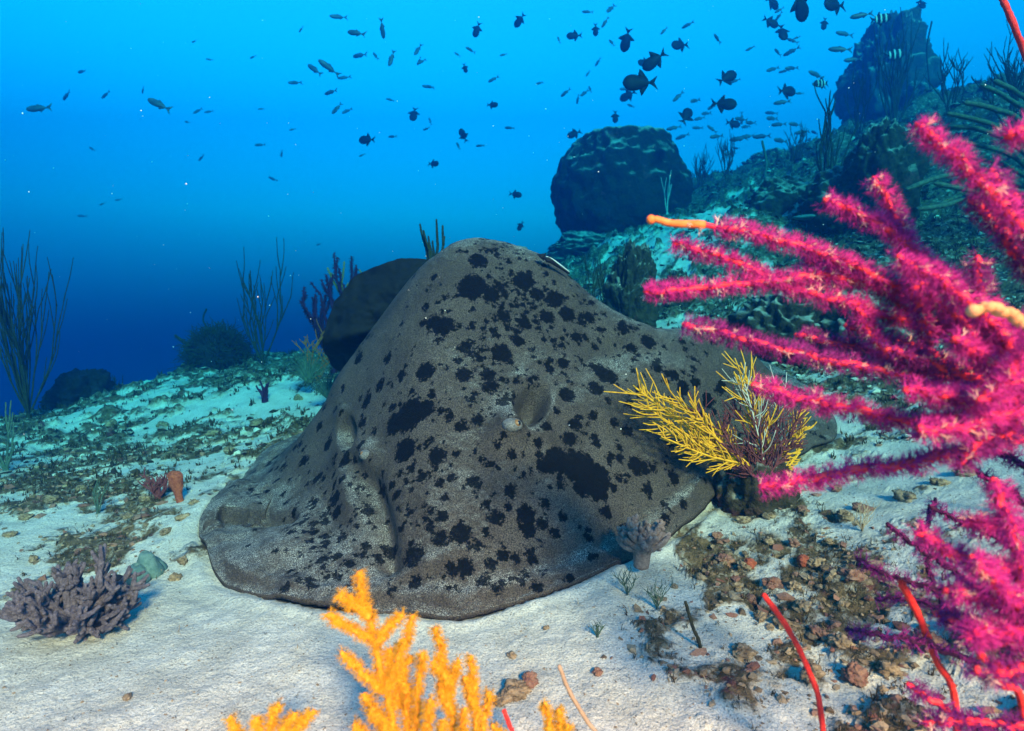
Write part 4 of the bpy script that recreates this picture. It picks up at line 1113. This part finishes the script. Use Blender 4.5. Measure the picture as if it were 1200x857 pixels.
# small black and white fish lying on the ray's crest
def fish_mesh(L, hgt, thick, tail, n=22, m=14, lyre=False, dors=1.0):
    """body, then tail, dorsal and anal fins as separate meshes, nose at -x, centred on the origin"""
    u = np.linspace(0, 1, n)
    prof = np.clip(np.sin(np.pi * u ** .72) ** .8, 0, None) * (1 - .12 * u) + .14 * (u > .85) * (1 - u) / .15 * 0
    prof = np.maximum(prof, .16 * sstep(.0, .6, u)); prof[0] = .05
    x = -L / 2 + u * L * .80
    a = np.arange(m) / m * 2 * math.pi
    body = MB()
    V = np.stack([np.repeat(x[:, None], m, 1), np.cos(a)[None] * prof[:, None] * thick / 2, np.sin(a)[None] * prof[:, None] * hgt / 2], -1)
    i = np.arange(n - 1)[:, None] * m; j = np.arange(m)[None]; k = (j + 1) % m
    q = np.stack([i + j, i + k, i + m + k, i + m + j], -1).reshape(-1, 4)
    body.add(V, q, [(0, j_ + 1, j_) for j_ in range(1, m - 1)] + [((n - 1) * m, (n - 1) * m + j_, (n - 1) * m + j_ + 1) for j_ in range(1, m - 1)])
    def fin(poly, t=.0022):
        p = np.array(poly, float); k = len(p); t = L * .010
        v = np.vstack([np.c_[p[:, 0], np.full(k, -t), p[:, 1]], np.c_[p[:, 0], np.full(k, t), p[:, 1]]])
        tr = [(0, i_ + 1, i_) for i_ in range(1, k - 1)] + [(k, k + i_, k + i_ + 1) for i_ in range(1, k - 1)]
        qd = [(i_, (i_ + 1) % k, k + (i_ + 1) % k, k + i_) for i_ in range(k)]
        return MB().add(v, qd, tr)
    xt = L * .27
    if lyre:
        tl = [fin([(xt, hgt * .06), (xt + L * .10, hgt * .18), (xt + L * .24, hgt * .42), (xt + L * .17, hgt * .14), (xt + L * .14, 0), (xt, 0)]),
              fin([(xt, 0), (xt + L * .14, 0), (xt + L * .17, -hgt * .14), (xt + L * .24, -hgt * .42), (xt + L * .10, -hgt * .18), (xt, -hgt * .06)])]
        ds = [fin([(-L * .05, hgt * .42), (L * .0, hgt * .80), (L * .08, hgt * .66), (L * .24, hgt * .16), (L * .22, hgt * .08)]), fin([(-L * .02, -hgt * .42), (L * .22, -hgt * .08), (L * .24, -hgt * .16), (L * .08, -hgt * .66), (L * .03, -hgt * .78)])]
    else:
        tl = [fin([(xt, hgt * .08), (xt + L * .08, hgt * .20), (xt + L * .22, hgt * .62), (xt + L * .13, 0), (xt, 0)]), fin([(xt, 0), (xt + L * .13, 0), (xt + L * .22, -hgt * .62), (xt + L * .08, -hgt * .20), (xt, -hgt * .08)])]
        ds = [fin([(-L * .12, hgt * .45), (-L * .06, hgt * .62), (L * .2, hgt * .22), (L * .2, hgt * .12)]), fin([(L * .02, -hgt * .40), (L * .2, -hgt * .12), (L * .2, -hgt * .22), (L * .05, -hgt * .58)])]
    return body, tl, ds
def fish_proto(name, L, hgt, thick, mat, lyre):
    body, tl, ds = fish_mesh(L, hgt, thick, None, lyre=lyre)
    parts = [("body", body)] + [("tail_fin", t) for t in tl] + [("dorsal_fin", ds[0]), ("anal_fin", ds[1])]
    out = []
    for nm, mb in parts:
        o = mb.build(nm, mat); me = o.data; bpy.data.objects.remove(o); out.append((nm, me))
    return out
PROTO = {'t': fish_proto("t", .26, .125, .05, M['fish_dark'], True), 's': fish_proto("s", .25, .062, .036, M['fish_slim'], False)}
def put_fish(kind, px, py, lpx, ang, yaw, d, label, group, name="fish"):
    """ang: nose direction in the picture (degrees, 0 = left), yaw: turn towards or away"""
    o = bpy.data.objects.new(name, None); o.empty_display_size = .05; COL.objects.link(o)
    o.location = Vector([float(v) for v in P(px, py, d)])
    s = lpx / FPX * d / .25 / max(.35, math.cos(math.radians(yaw)))
    o.scale = (s, s, s)
    o.rotation_euler = (Matrix.Rotation(-PITCH, 3, 'X') @ Matrix.Rotation(math.radians(-ang), 3, 'Y') @ Matrix.Rotation(math.radians(yaw), 3, 'Z')).to_euler()
    for nm, me in PROTO[kind]:
        c = bpy.data.objects.new(nm, me); COL.objects.link(c); c.parent = o
    return tag(o, label, "fish", group)
LT, GT = "dark deep-bodied fish with long forked tail fins in open water", "dark deep-bodied fish in open water"
LS, GS = "slender blue-grey fish with forked tail in the open water shoal", "slender shoaling fish"
rs = np.random.default_rng(77)
trig = [(750,97,40,0),(767,71,30,40),(734,47,22,80),(797,53,22,15),(852,91,26,-150),(848,122,28,175),(804,136,24,-120),(903,26,20,160),(917,38,22,95),(905,3,20,170),(938,6,32,120),(978,6,30,5),(966,28,14,85),(922,107,24,195),
        (673,42,18,5),(736,112,18,20),(721,137,14,95),(673,157,17,20),(559,35,16,60),(609,24,16,50),(698,35,13,95),(545,80,11,90),(485,134,18,80),(577,123,13,170),(543,159,15,-60),(430,164,20,-5),(604,228,15,170),(610,265,12,60),(508,192,13,170),(755,74,16,10),(859,145,18,175),(1080,4,16,80)]
for px, py, l, a in trig:
    put_fish('t', px, py, l, a + rs.normal(0, 4), float(rs.uniform(-35, 35)), float(np.clip(.25 * FPX / l * rs.uniform(.9, 1.05), 4.6, 9.5)), LT, GT)
slim = [(187,123,34,-22),(46,127,32,3),(78,112,16,30),(124,111,14,40),(96,84,14,5),(397,20,20,5),(448,33,20,90),(418,39,26,-25),(422,65,20,-8),(459,68,22,80),(386,80,28,-25),(369,82,24,-40),(346,97,15,15),(404,91,16,10),(388,108,18,5),(395,127,18,50),(407,130,14,35),(502,102,14,0),(490,58,18,60),
        (795,113,18,40),(815,118,16,25),(828,133,15,10),(836,124,16,35),(790,150,18,12),(800,160,16,15),(820,139,14,20),(818,150,14,5),(869,140,18,5),(880,144,16,8),(876,160,18,3),(906,81,18,18),(928,80,18,8),(957,88,22,-12),(985,58,26,-12),(917,120,20,5),(905,139,18,3),(913,146,18,5),(932,146,18,0),(928,60,18,25),(716,10,18,50),(893,160,20,2),(866,163,20,2),
        (232,130,12,50),(245,131,10,20),(305,170,12,5),(330,180,10,88),(320,210,12,-25),(236,185,10,40),(1010,18,26,4),(960,100,20,5),(1000,70,22,5),(940,155,18,4),(840,160,18,10),(855,180,16,5),(915,165,20,2),(990,40,22,-8)]
for px, py, l, a in slim:
    put_fish('s', px, py, l, a + rs.normal(0, 4), float(rs.uniform(-30, 30)), float(np.clip(.25 * FPX / l * rs.uniform(.9, 1.1), 5.0, 11.0 if py < 60 else 13)), LS, GS)
for k in range(46):
    px, py = rs.uniform(430, 960), rs.uniform(10, 175)
    if 640 < px < 820 and py > 140: py *= .7
    put_fish('s', px, py, float(rs.uniform(9, 15)), float(rs.normal(10, 35)), float(rs.uniform(-35, 35)), float(rs.uniform(9, 10.5) if py < 70 else rs.uniform(10.5, 14)), LS, GS)
for k in range(14):
    put_fish('s', float(rs.uniform(20, 430)), float(rs.uniform(30, 300)), float(rs.uniform(6, 10)), float(rs.normal(10, 40)), float(rs.uniform(-35, 35)), float(rs.uniform(9, 12)), LS, GS)

# banded fish near the pinnacle
def banded(px, py, l, d, ang, label):
    f = put_fish('t', px, py, l, ang, 10, d, label, "banded fish by the pinnacle", "banded_fish")
    s = f.scale[0]
    for k, x in enumerate((-.06, 0.0, .055)):
        mb = MB(); a = np.arange(14) / 14 * 2 * math.pi; hh = (.060, .066, .050)[k]
        for w in (0, 1): pass
        V = np.vstack([np.c_[np.full(14, x + dx), np.cos(a) * .0275 * hh / .066, np.sin(a) * hh] for dx in (-.010, .010)])
        mb.add(V, [(j, (j + 1) % 14, 14 + (j + 1) % 14, 14 + j) for j in range(14)])
        o = mb.build("band", M['white']); o.parent = f
banded(1032, 22, 22, 6.6, 185, "white banded fish above the hazy pinnacle")
banded(1048, 64, 22, 6.6, 185, "white banded fish in front of the hazy pinnacle")
banded(962, 98, 18, 7.2, 5, "white banded fish left of the hazy pinnacle")

# cleaner on the crest
c = P(651, 310, 2.07)
cw = empty("small_fish", c, "tiny black fish with white side stripe on the ray's crest", "fish")
sp = spline([P(637,302,2.05), P(648,307,2.05), P(667,321,2.07)], 16)
mb = MB(); add_tube(mb, sp, [.004, .011, .009, .006, .003], 10); mb.build("body", M['black_sponge'], cw)
mb = MB(); add_tube(mb, sp[2:] + [0, -.005, .0065], [.002, .003, .003, .002], 6); mb.build("stripe", M['white'], cw)
mb = MB(); mb.add([P(635,300,2.05), P(629,298,2.05), P(637,306,2.05), P(640,297,2.055)], None, [(0, 1, 2), (0, 3, 1), (0, 2, 3), (1, 3, 2)]); mb.build("tail_fin", M['black_sponge'], cw)
# ------------------------------------------------------------------ dark second ray behind
def second_ray():
    """rounded body standing up behind: its near flank is the dark wing seen left of the crest"""
    c = P(468, 400, 2.75)
    gz = float(ground_z(c[0:1], c[1:2])[0])
    root = empty("stingray", (c[0], c[1], gz), "nearly black spotted stingray wing curling up behind the grey one", "stingray")
    out = [(520,316),(500,305),(470,304),(440,311),(415,326),(396,348),(384,375),(378,402),(386,424),(398,437),(430,450),(470,460),(540,470),(600,420),(580,350)]
    d = 2.72
    o = np.array([P(x, y, d + (0.25 if y > 420 else 0)) for x, y in out])
    o = _closed(o, 160); cen = o.mean(0) + [0, .0, 0]
    s = np.linspace(0, 1, 60)
    rows = []
    for t in s:
        p = cen + (o - cen) * t
        p = p + np.array([0, -.10, 0]) * (1 - t ** 2) + np.array([0, .008, 0]) * math.sin(t * 9)
        rows.append(p)
    F = np.array(rows)
    gr = (fbm(F[..., 0] * 9, F[..., 2] * 9, 4) - .5) * .06
    F[..., 1] += gr; F[..., 2] += (s[:, None] ** 4) * (fbm(F[..., 0] * 14 + 3, F[..., 2] * 14, 3) - .5) * .03
    B = F.copy(); B[..., 1] += .012 + .26 * (1 - s[:, None] ** 2)
    n, m = F.shape[:2]
    i = np.arange(n - 1)[:, None] * m; j = np.arange(m)[None]; k = (j + 1) % m
    q = np.stack([i + j, i + m + j, i + m + k, i + k], -1).reshape(-1, 4); qb = np.stack([i + j, i + k, i + m + k, i + m + j], -1).reshape(-1, 4) + n * m
    e = (n - 1) * m; jj = np.arange(m); kk = (jj + 1) % m
    qe = np.stack([e + jj, n * m + e + jj, n * m + e + kk, e + kk], -1)
    t = NT("dark_ray_skin"); co = t.coord()
    sp = t.ramp(t.math('ADD', t.voro(co, 13), t.math('MULTIPLY', t.noise(co, 60, 4, .7), .3)), [(.40, 1.0), (.50, 0.0)])
    nn = t.noise(co, 200, 4, .7)
    col = t.mix(sp, t.mix(nn, (.003, .003, .0033), (.016, .0145, .013)), (.004, .004, .005))
    t.bsdf(col, .65, t.bump(nn, .5, .004), .05)
    MB().add(np.vstack([F.reshape(-1, 3), B.reshape(-1, 3)]), np.vstack([q, qb, qe])).build("body", t.m, root)
second_ray()

# ------------------------------------------------------------------ rubble, algae tufts and twigs too many to count
def sample_floor(n, dmin, dmax, need, xr=1.15):
    """points spread evenly over the picture's floor, kept by how reefy the floor is"""
    d = np.exp(rng.uniform(math.log(dmin), math.log(dmax), n)); x = rng.uniform(-1, 1, n) * (d * .95 * xr + .15)
    r = reefness(x + rng.normal(0, .035, n) * np.maximum(1, d * .5), d + rng.normal(0, .05, n) * np.maximum(1, d * .5)); keep = (rng.random(n) < need(r)) & (in_ray(x, d) > 1.03)
    x, d, r = x[keep], d[keep], r[keep]
    return np.stack([x, d, ground_z(x, d)], -1), r
ico = None
def ico_verts():
    g = (1 + 5 ** .5) / 2
    v = np.array([(-1, g, 0), (1, g, 0), (-1, -g, 0), (1, -g, 0), (0, -1, g), (0, 1, g), (0, -1, -g), (0, 1, -g), (g, 0, -1), (g, 0, 1), (-g, 0, -1), (-g, 0, 1)], float)
    f = np.array([(0, 11, 5), (0, 5, 1), (0, 1, 7), (0, 7, 10), (0, 10, 11), (1, 5, 9), (5, 11, 4), (11, 10, 2), (10, 7, 6), (7, 1, 8), (3, 9, 4), (3, 4, 2), (3, 2, 6), (3, 6, 8), (3, 8, 9), (4, 9, 5), (2, 4, 11), (6, 2, 10), (8, 6, 7), (9, 8, 1)])
    return v / np.linalg.norm(v[0]), f
IV, IF = ico_verts()
def rubble(points, size, mat, name, label, flat=.6):
    n = len(points)
    v = IV[None] * (1 + rng.normal(0, .42, (n, 12, 1)).clip(-.7, .9))
    sc = size[:, None, None] * np.stack([rng.uniform(.6, 1.5, n), rng.uniform(.6, 1.2, n), rng.uniform(.35, .9, n) * flat + .2], -1)[:, None]
    v = v * sc
    a = rng.random(n) * 2 * math.pi; c, s = np.cos(a)[:, None], np.sin(a)[:, None]
    v = np.stack([v[..., 0] * c - v[..., 1] * s, v[..., 0] * s + v[..., 1] * c, v[..., 2]], -1) + points[:, None] + np.array([0, 0, .15]) * size[:, None, None]
    f = (IF[None] + (np.arange(n) * 12)[:, None, None]).reshape(-1, 3)
    o = MB().add(v.reshape(-1, 3), None, f, np.repeat(rng.random(n), 12)).build(name, mat, attr="tone", smooth=False)
    return tag(o, label, None, None, "stuff")
def tufts(points, size, mat, name, label, blades=7, w=.10, spread=.8, curl=.5):
    n = len(points); V, A = [], []
    for k in range(blades):
        a = rng.random(n) * 2 * math.pi; t = rng.random(n) * spread
        d = np.stack([np.cos(a) * np.sin(t), np.sin(a) * np.sin(t), np.cos(t)], -1)
        L = size * rng.uniform(.5, 1.15, n); sd = np.stack([-np.sin(a), np.cos(a), np.zeros(n)], -1) * (size * w)[:, None]
        o = points + rng.normal(0, .22, (n, 3)) * size[:, None] * [1, 1, 0]
        m = o + d * (L * .55)[:, None] + rng.normal(0, .1, (n, 3)) * size[:, None]
        tip = m + (d + rng.normal(0, curl, (n, 3))) * (L * .45)[:, None]
        V.append(np.stack([o - sd - [0, 0, .004], o + sd - [0, 0, .004], m + sd * .8, m - sd * .8, tip], 1)); A.append(rng.random(n))
    V = np.stack(V, 1).reshape(-1, 3); N = n * blades
    b = np.arange(N)[:, None] * 5
    o = MB().add(V, b + np.array([[0, 1, 2, 3]]), b + np.array([[3, 2, 4]]), np.repeat(np.stack(A, 1).ravel(), 5)).build(name, mat, attr="tone", smooth=False)
    return tag(o, label, None, None, "stuff")

pts, r = sample_floor(40000, .85, 3.0, lambda r: .05 + .5 * r)
rubble(pts, .0014 + .0085 * rng.random(len(pts)) ** 3.2 * (.2 + r), M['rubble'], "coral_rubble", "bits of brown and pale coral rubble strewn over the sand")
pts, r = sample_floor(9000, .85, 3.0, lambda r: .55 * r ** 1.5)
rubble(pts, .004 + .011 * rng.random(len(pts)) ** 2, M['rubble_pink'], "crusted_rubble", "maroon crusted bits of rubble between algae")
pts, r = sample_floor(16000, 2.2, 12, lambda r: .75 * r)
rubble(pts, (.006 + .016 * rng.random(len(pts)) ** 2) * (pts[:, 1] * .30) ** .8, M['rock'], "reef_debris", "dark debris over the reef slope", .8)
pts, r = sample_floor(26000, .9, 2.8, lambda r: .02 + .75 * r ** 1.6)
tufts(pts, (.005 + .016 * rng.random(len(pts)) ** 2) * (.35 + .65 * r), M['algae'], "turf_algae", "short brown turf algae on the near floor", 6, .07, 1.2, .7)
pts, r = sample_floor(34000, 2.0, 12, lambda r: .04 + .85 * r ** 1.3)
tufts(pts, (.009 + .032 * rng.random(len(pts)) ** 3) * (pts[:, 1] * .30) ** .8, M['algae'], "reef_algae", "dark algae tufts covering the reef slope", 7, .11)
pts, r = sample_floor(5000, 2.0, 9, lambda r: .7 * r)
tufts(pts, (.020 + .05 * rng.random(len(pts)) ** 3) * (pts[:, 1] * .30) ** .7, M['olive'], "reef_twigs", "thin dark twigs sticking up from the reef slope", 5, .022, .9, .4)
pts, r = sample_floor(7000, .9, 2.6, lambda r: .03 + .25 * r)
tufts(pts, .008 + .016 * rng.random(len(pts)) ** 2, M['twig'], "dead_twigs", "pale broken twigs lying over the near floor", 3, .04, 1.45, .5)
pts, r = sample_floor(5000, 2.0, 8, lambda r: .35 * r)
rubble(pts, (.006 + .012 * rng.random(len(pts)) ** 2) * (pts[:, 1] * .35) ** .8, M['pale'], "pale_fragments", "pale coral fragments over the reef slope", .7)

# larger single stones one can pick out
LR, GR = "small brown rubble stone on the sand below the sea fans", "rubble stones on the near sand"
st = [(850,660,.020),(873,668,.016),(865,690,.014),(905,685,.018),(930,690,.016),(957,665,.02),(1000,680,.024),(1025,665,.02),(940,720,.018),(880,705,.012),(990,610,.022),(970,640,.016),(1010,600,.024),(1060,585,.022),(900,640,.014),(930,640,.014),(890,725,.014),(915,735,.016),(960,745,.02),(985,760,.02),(870,770,.02),(1000,800,.024),(1040,790,.022),(950,800,.02),
      (1090,760,.024),(790,690,.008),(820,680,.012),(700,790,.01),(640,740,.006),(600,770,.008),(620,800,.016),(605,815,.02),(590,825,.016),(840,635,.012),(870,615,.016),(900,610,.014),(940,600,.016),(1100,570,.02),(1130,560,.02),(980,575,.016)]
for k, (px, py, s) in enumerate(st):
    p = G(px, py); o = rock_mesh(p + [0, 0, s * .25], (s * rs.uniform(.6, 1.1), s * .75, s * rs.uniform(.4, .65)), 100 + k * 1.7, 40, 28, .8, rs.uniform(0, 6), None, .9).build("rubble_stone", M['rubble_pink'] if k % 3 == 0 else M['rubble'], origin=p, attr='tone')
    if k % 3 == 0: tag(o, "maroon crusted rubble stone on the sand below the sea fans", "stone", "maroon stones on the near sand")
    else: tag(o, LR, "stone", GR)
LL, GL = "small dark rubble stone on the pale slope left of the ray", "rubble stones left of the ray"
for k, (px, py, s) in enumerate([(170,590,.02),(230,595,.02),(215,610,.022),(195,625,.016),(150,610,.016),(60,590,.02),(95,575,.018),(30,610,.018),(185,675,.02),(205,680,.02),(215,660,.018),(40,660,.016),(12,630,.02),(65,700,.014),(150,820,.008),(130,500,.03),(190,500,.03),(250,510,.028),(270,530,.024),(300,500,.03),(350,470,.03)]):
    p = G(px, py); o = rock_mesh(p + [0, 0, s * .25], (s * rs.uniform(.5, 1.0), s * .7, s * rs.uniform(.35, .6)), 200 + k * 1.3, 40, 28, .8, rs.uniform(0, 6), None, .9).build("rubble_stone", M['rubble'], origin=p, attr='tone')
    tag(o, LL, "stone", GL)
p = G(941, 663); o = rock_mesh(p + [0, 0, .01], (.014, .014, .012), 5, 20, 14, .4).build("orange_sponge", M['orange_sponge'], origin=p); tag(o, "knob of bright orange sponge among the rubble", "sponge")
p = G(878, 667); o = rock_mesh(p + [0, 0, .008], (.013, .011, .012), 6, 20, 14, .4).build("orange_sponge", M['orange_sponge'], origin=p); tag(o, "orange crust sponge on rubble below the leather coral", "sponge")
for k, (px, py, h, lab) in enumerate([(770, 716, .045, "thin grey-green twiggy seaweed sprig below the leather coral"), (735, 700, .04, "thin slanting seaweed sprig beside the ray's front edge"), (1010, 625, .05, "brown bushy seaweed clump on the sand under the sea fan"), (700, 750, .02, "tiny seaweed sprig on the open sand")]):
    gorgonian("seaweed", G(px, py), h * 1.5, 6, 2, M['twig'] if k == 2 else M['bluegreen'], lab, "seaweed", seed=80 + k, r=.0014, fan=.9, spread=.6, up=.5, curl=.7, first=.5)

# drifting grains in the water
n = 420; d = rng.uniform(.9, 6, n); q = CAM + d[:, None] * (FWD + (rng.uniform(-80, 1280, n)[:, None] - W / 2) / FPX * RIGHT - (rng.uniform(0, 520, n)[:, None] - H / 2) / FPX * UP)
ok = q[:, 2] > ground_z(q[:, 0], q[:, 1]) + .05
q, d = q[ok], d[ok]
rad = (.0003 + .0011 * rng.random(len(q)) ** 3) * d ** .8
v = IV[None] * rad[:, None, None] * rng.uniform(.6, 1.3, (len(q), 1, 3)) + q[:, None]
o = MB().add(v.reshape(-1, 3), None, (IF[None] + (np.arange(len(q)) * 12)[:, None, None]).reshape(-1, 3)).build("drifting_grains", M['snow'])
tag(o, "pale grains drifting in the water", None, None, "stuff")
# ------------------------------------------------------------------ the water itself: one closed box of blue sea water
def build_water():
    x0, x1, y0, y1, z0, z1 = -62, 62, -1.1, 21, -8.2, 6.0
    v = np.array([(x, y, z) for z in (z0, z1) for y in (y0, y1) for x in (x0, x1)], float)
    q = [(0, 2, 3, 1), (4, 5, 7, 6), (0, 1, 5, 4), (2, 6, 7, 3), (0, 4, 6, 2), (1, 3, 7, 5)]
    t = NT("sea_water")
    pv = t.new("ShaderNodeVolumePrincipled")
    pv.inputs['Color'].default_value = (.001, .021, .062, 1)
    pv.inputs['Absorption Color'].default_value = (.04, .782, .915, 1)
    pv.inputs['Density'].default_value = 0.5
    pv.inputs['Anisotropy'].default_value = 0.6
    t.link(pv.outputs[0], t.out.inputs['Volume'])
    o = MB().add(v, q).build("haze", t.m, smooth=False)
    return tag(o, "clear blue sea water fading with distance", None, None, "stuff")
build_water()
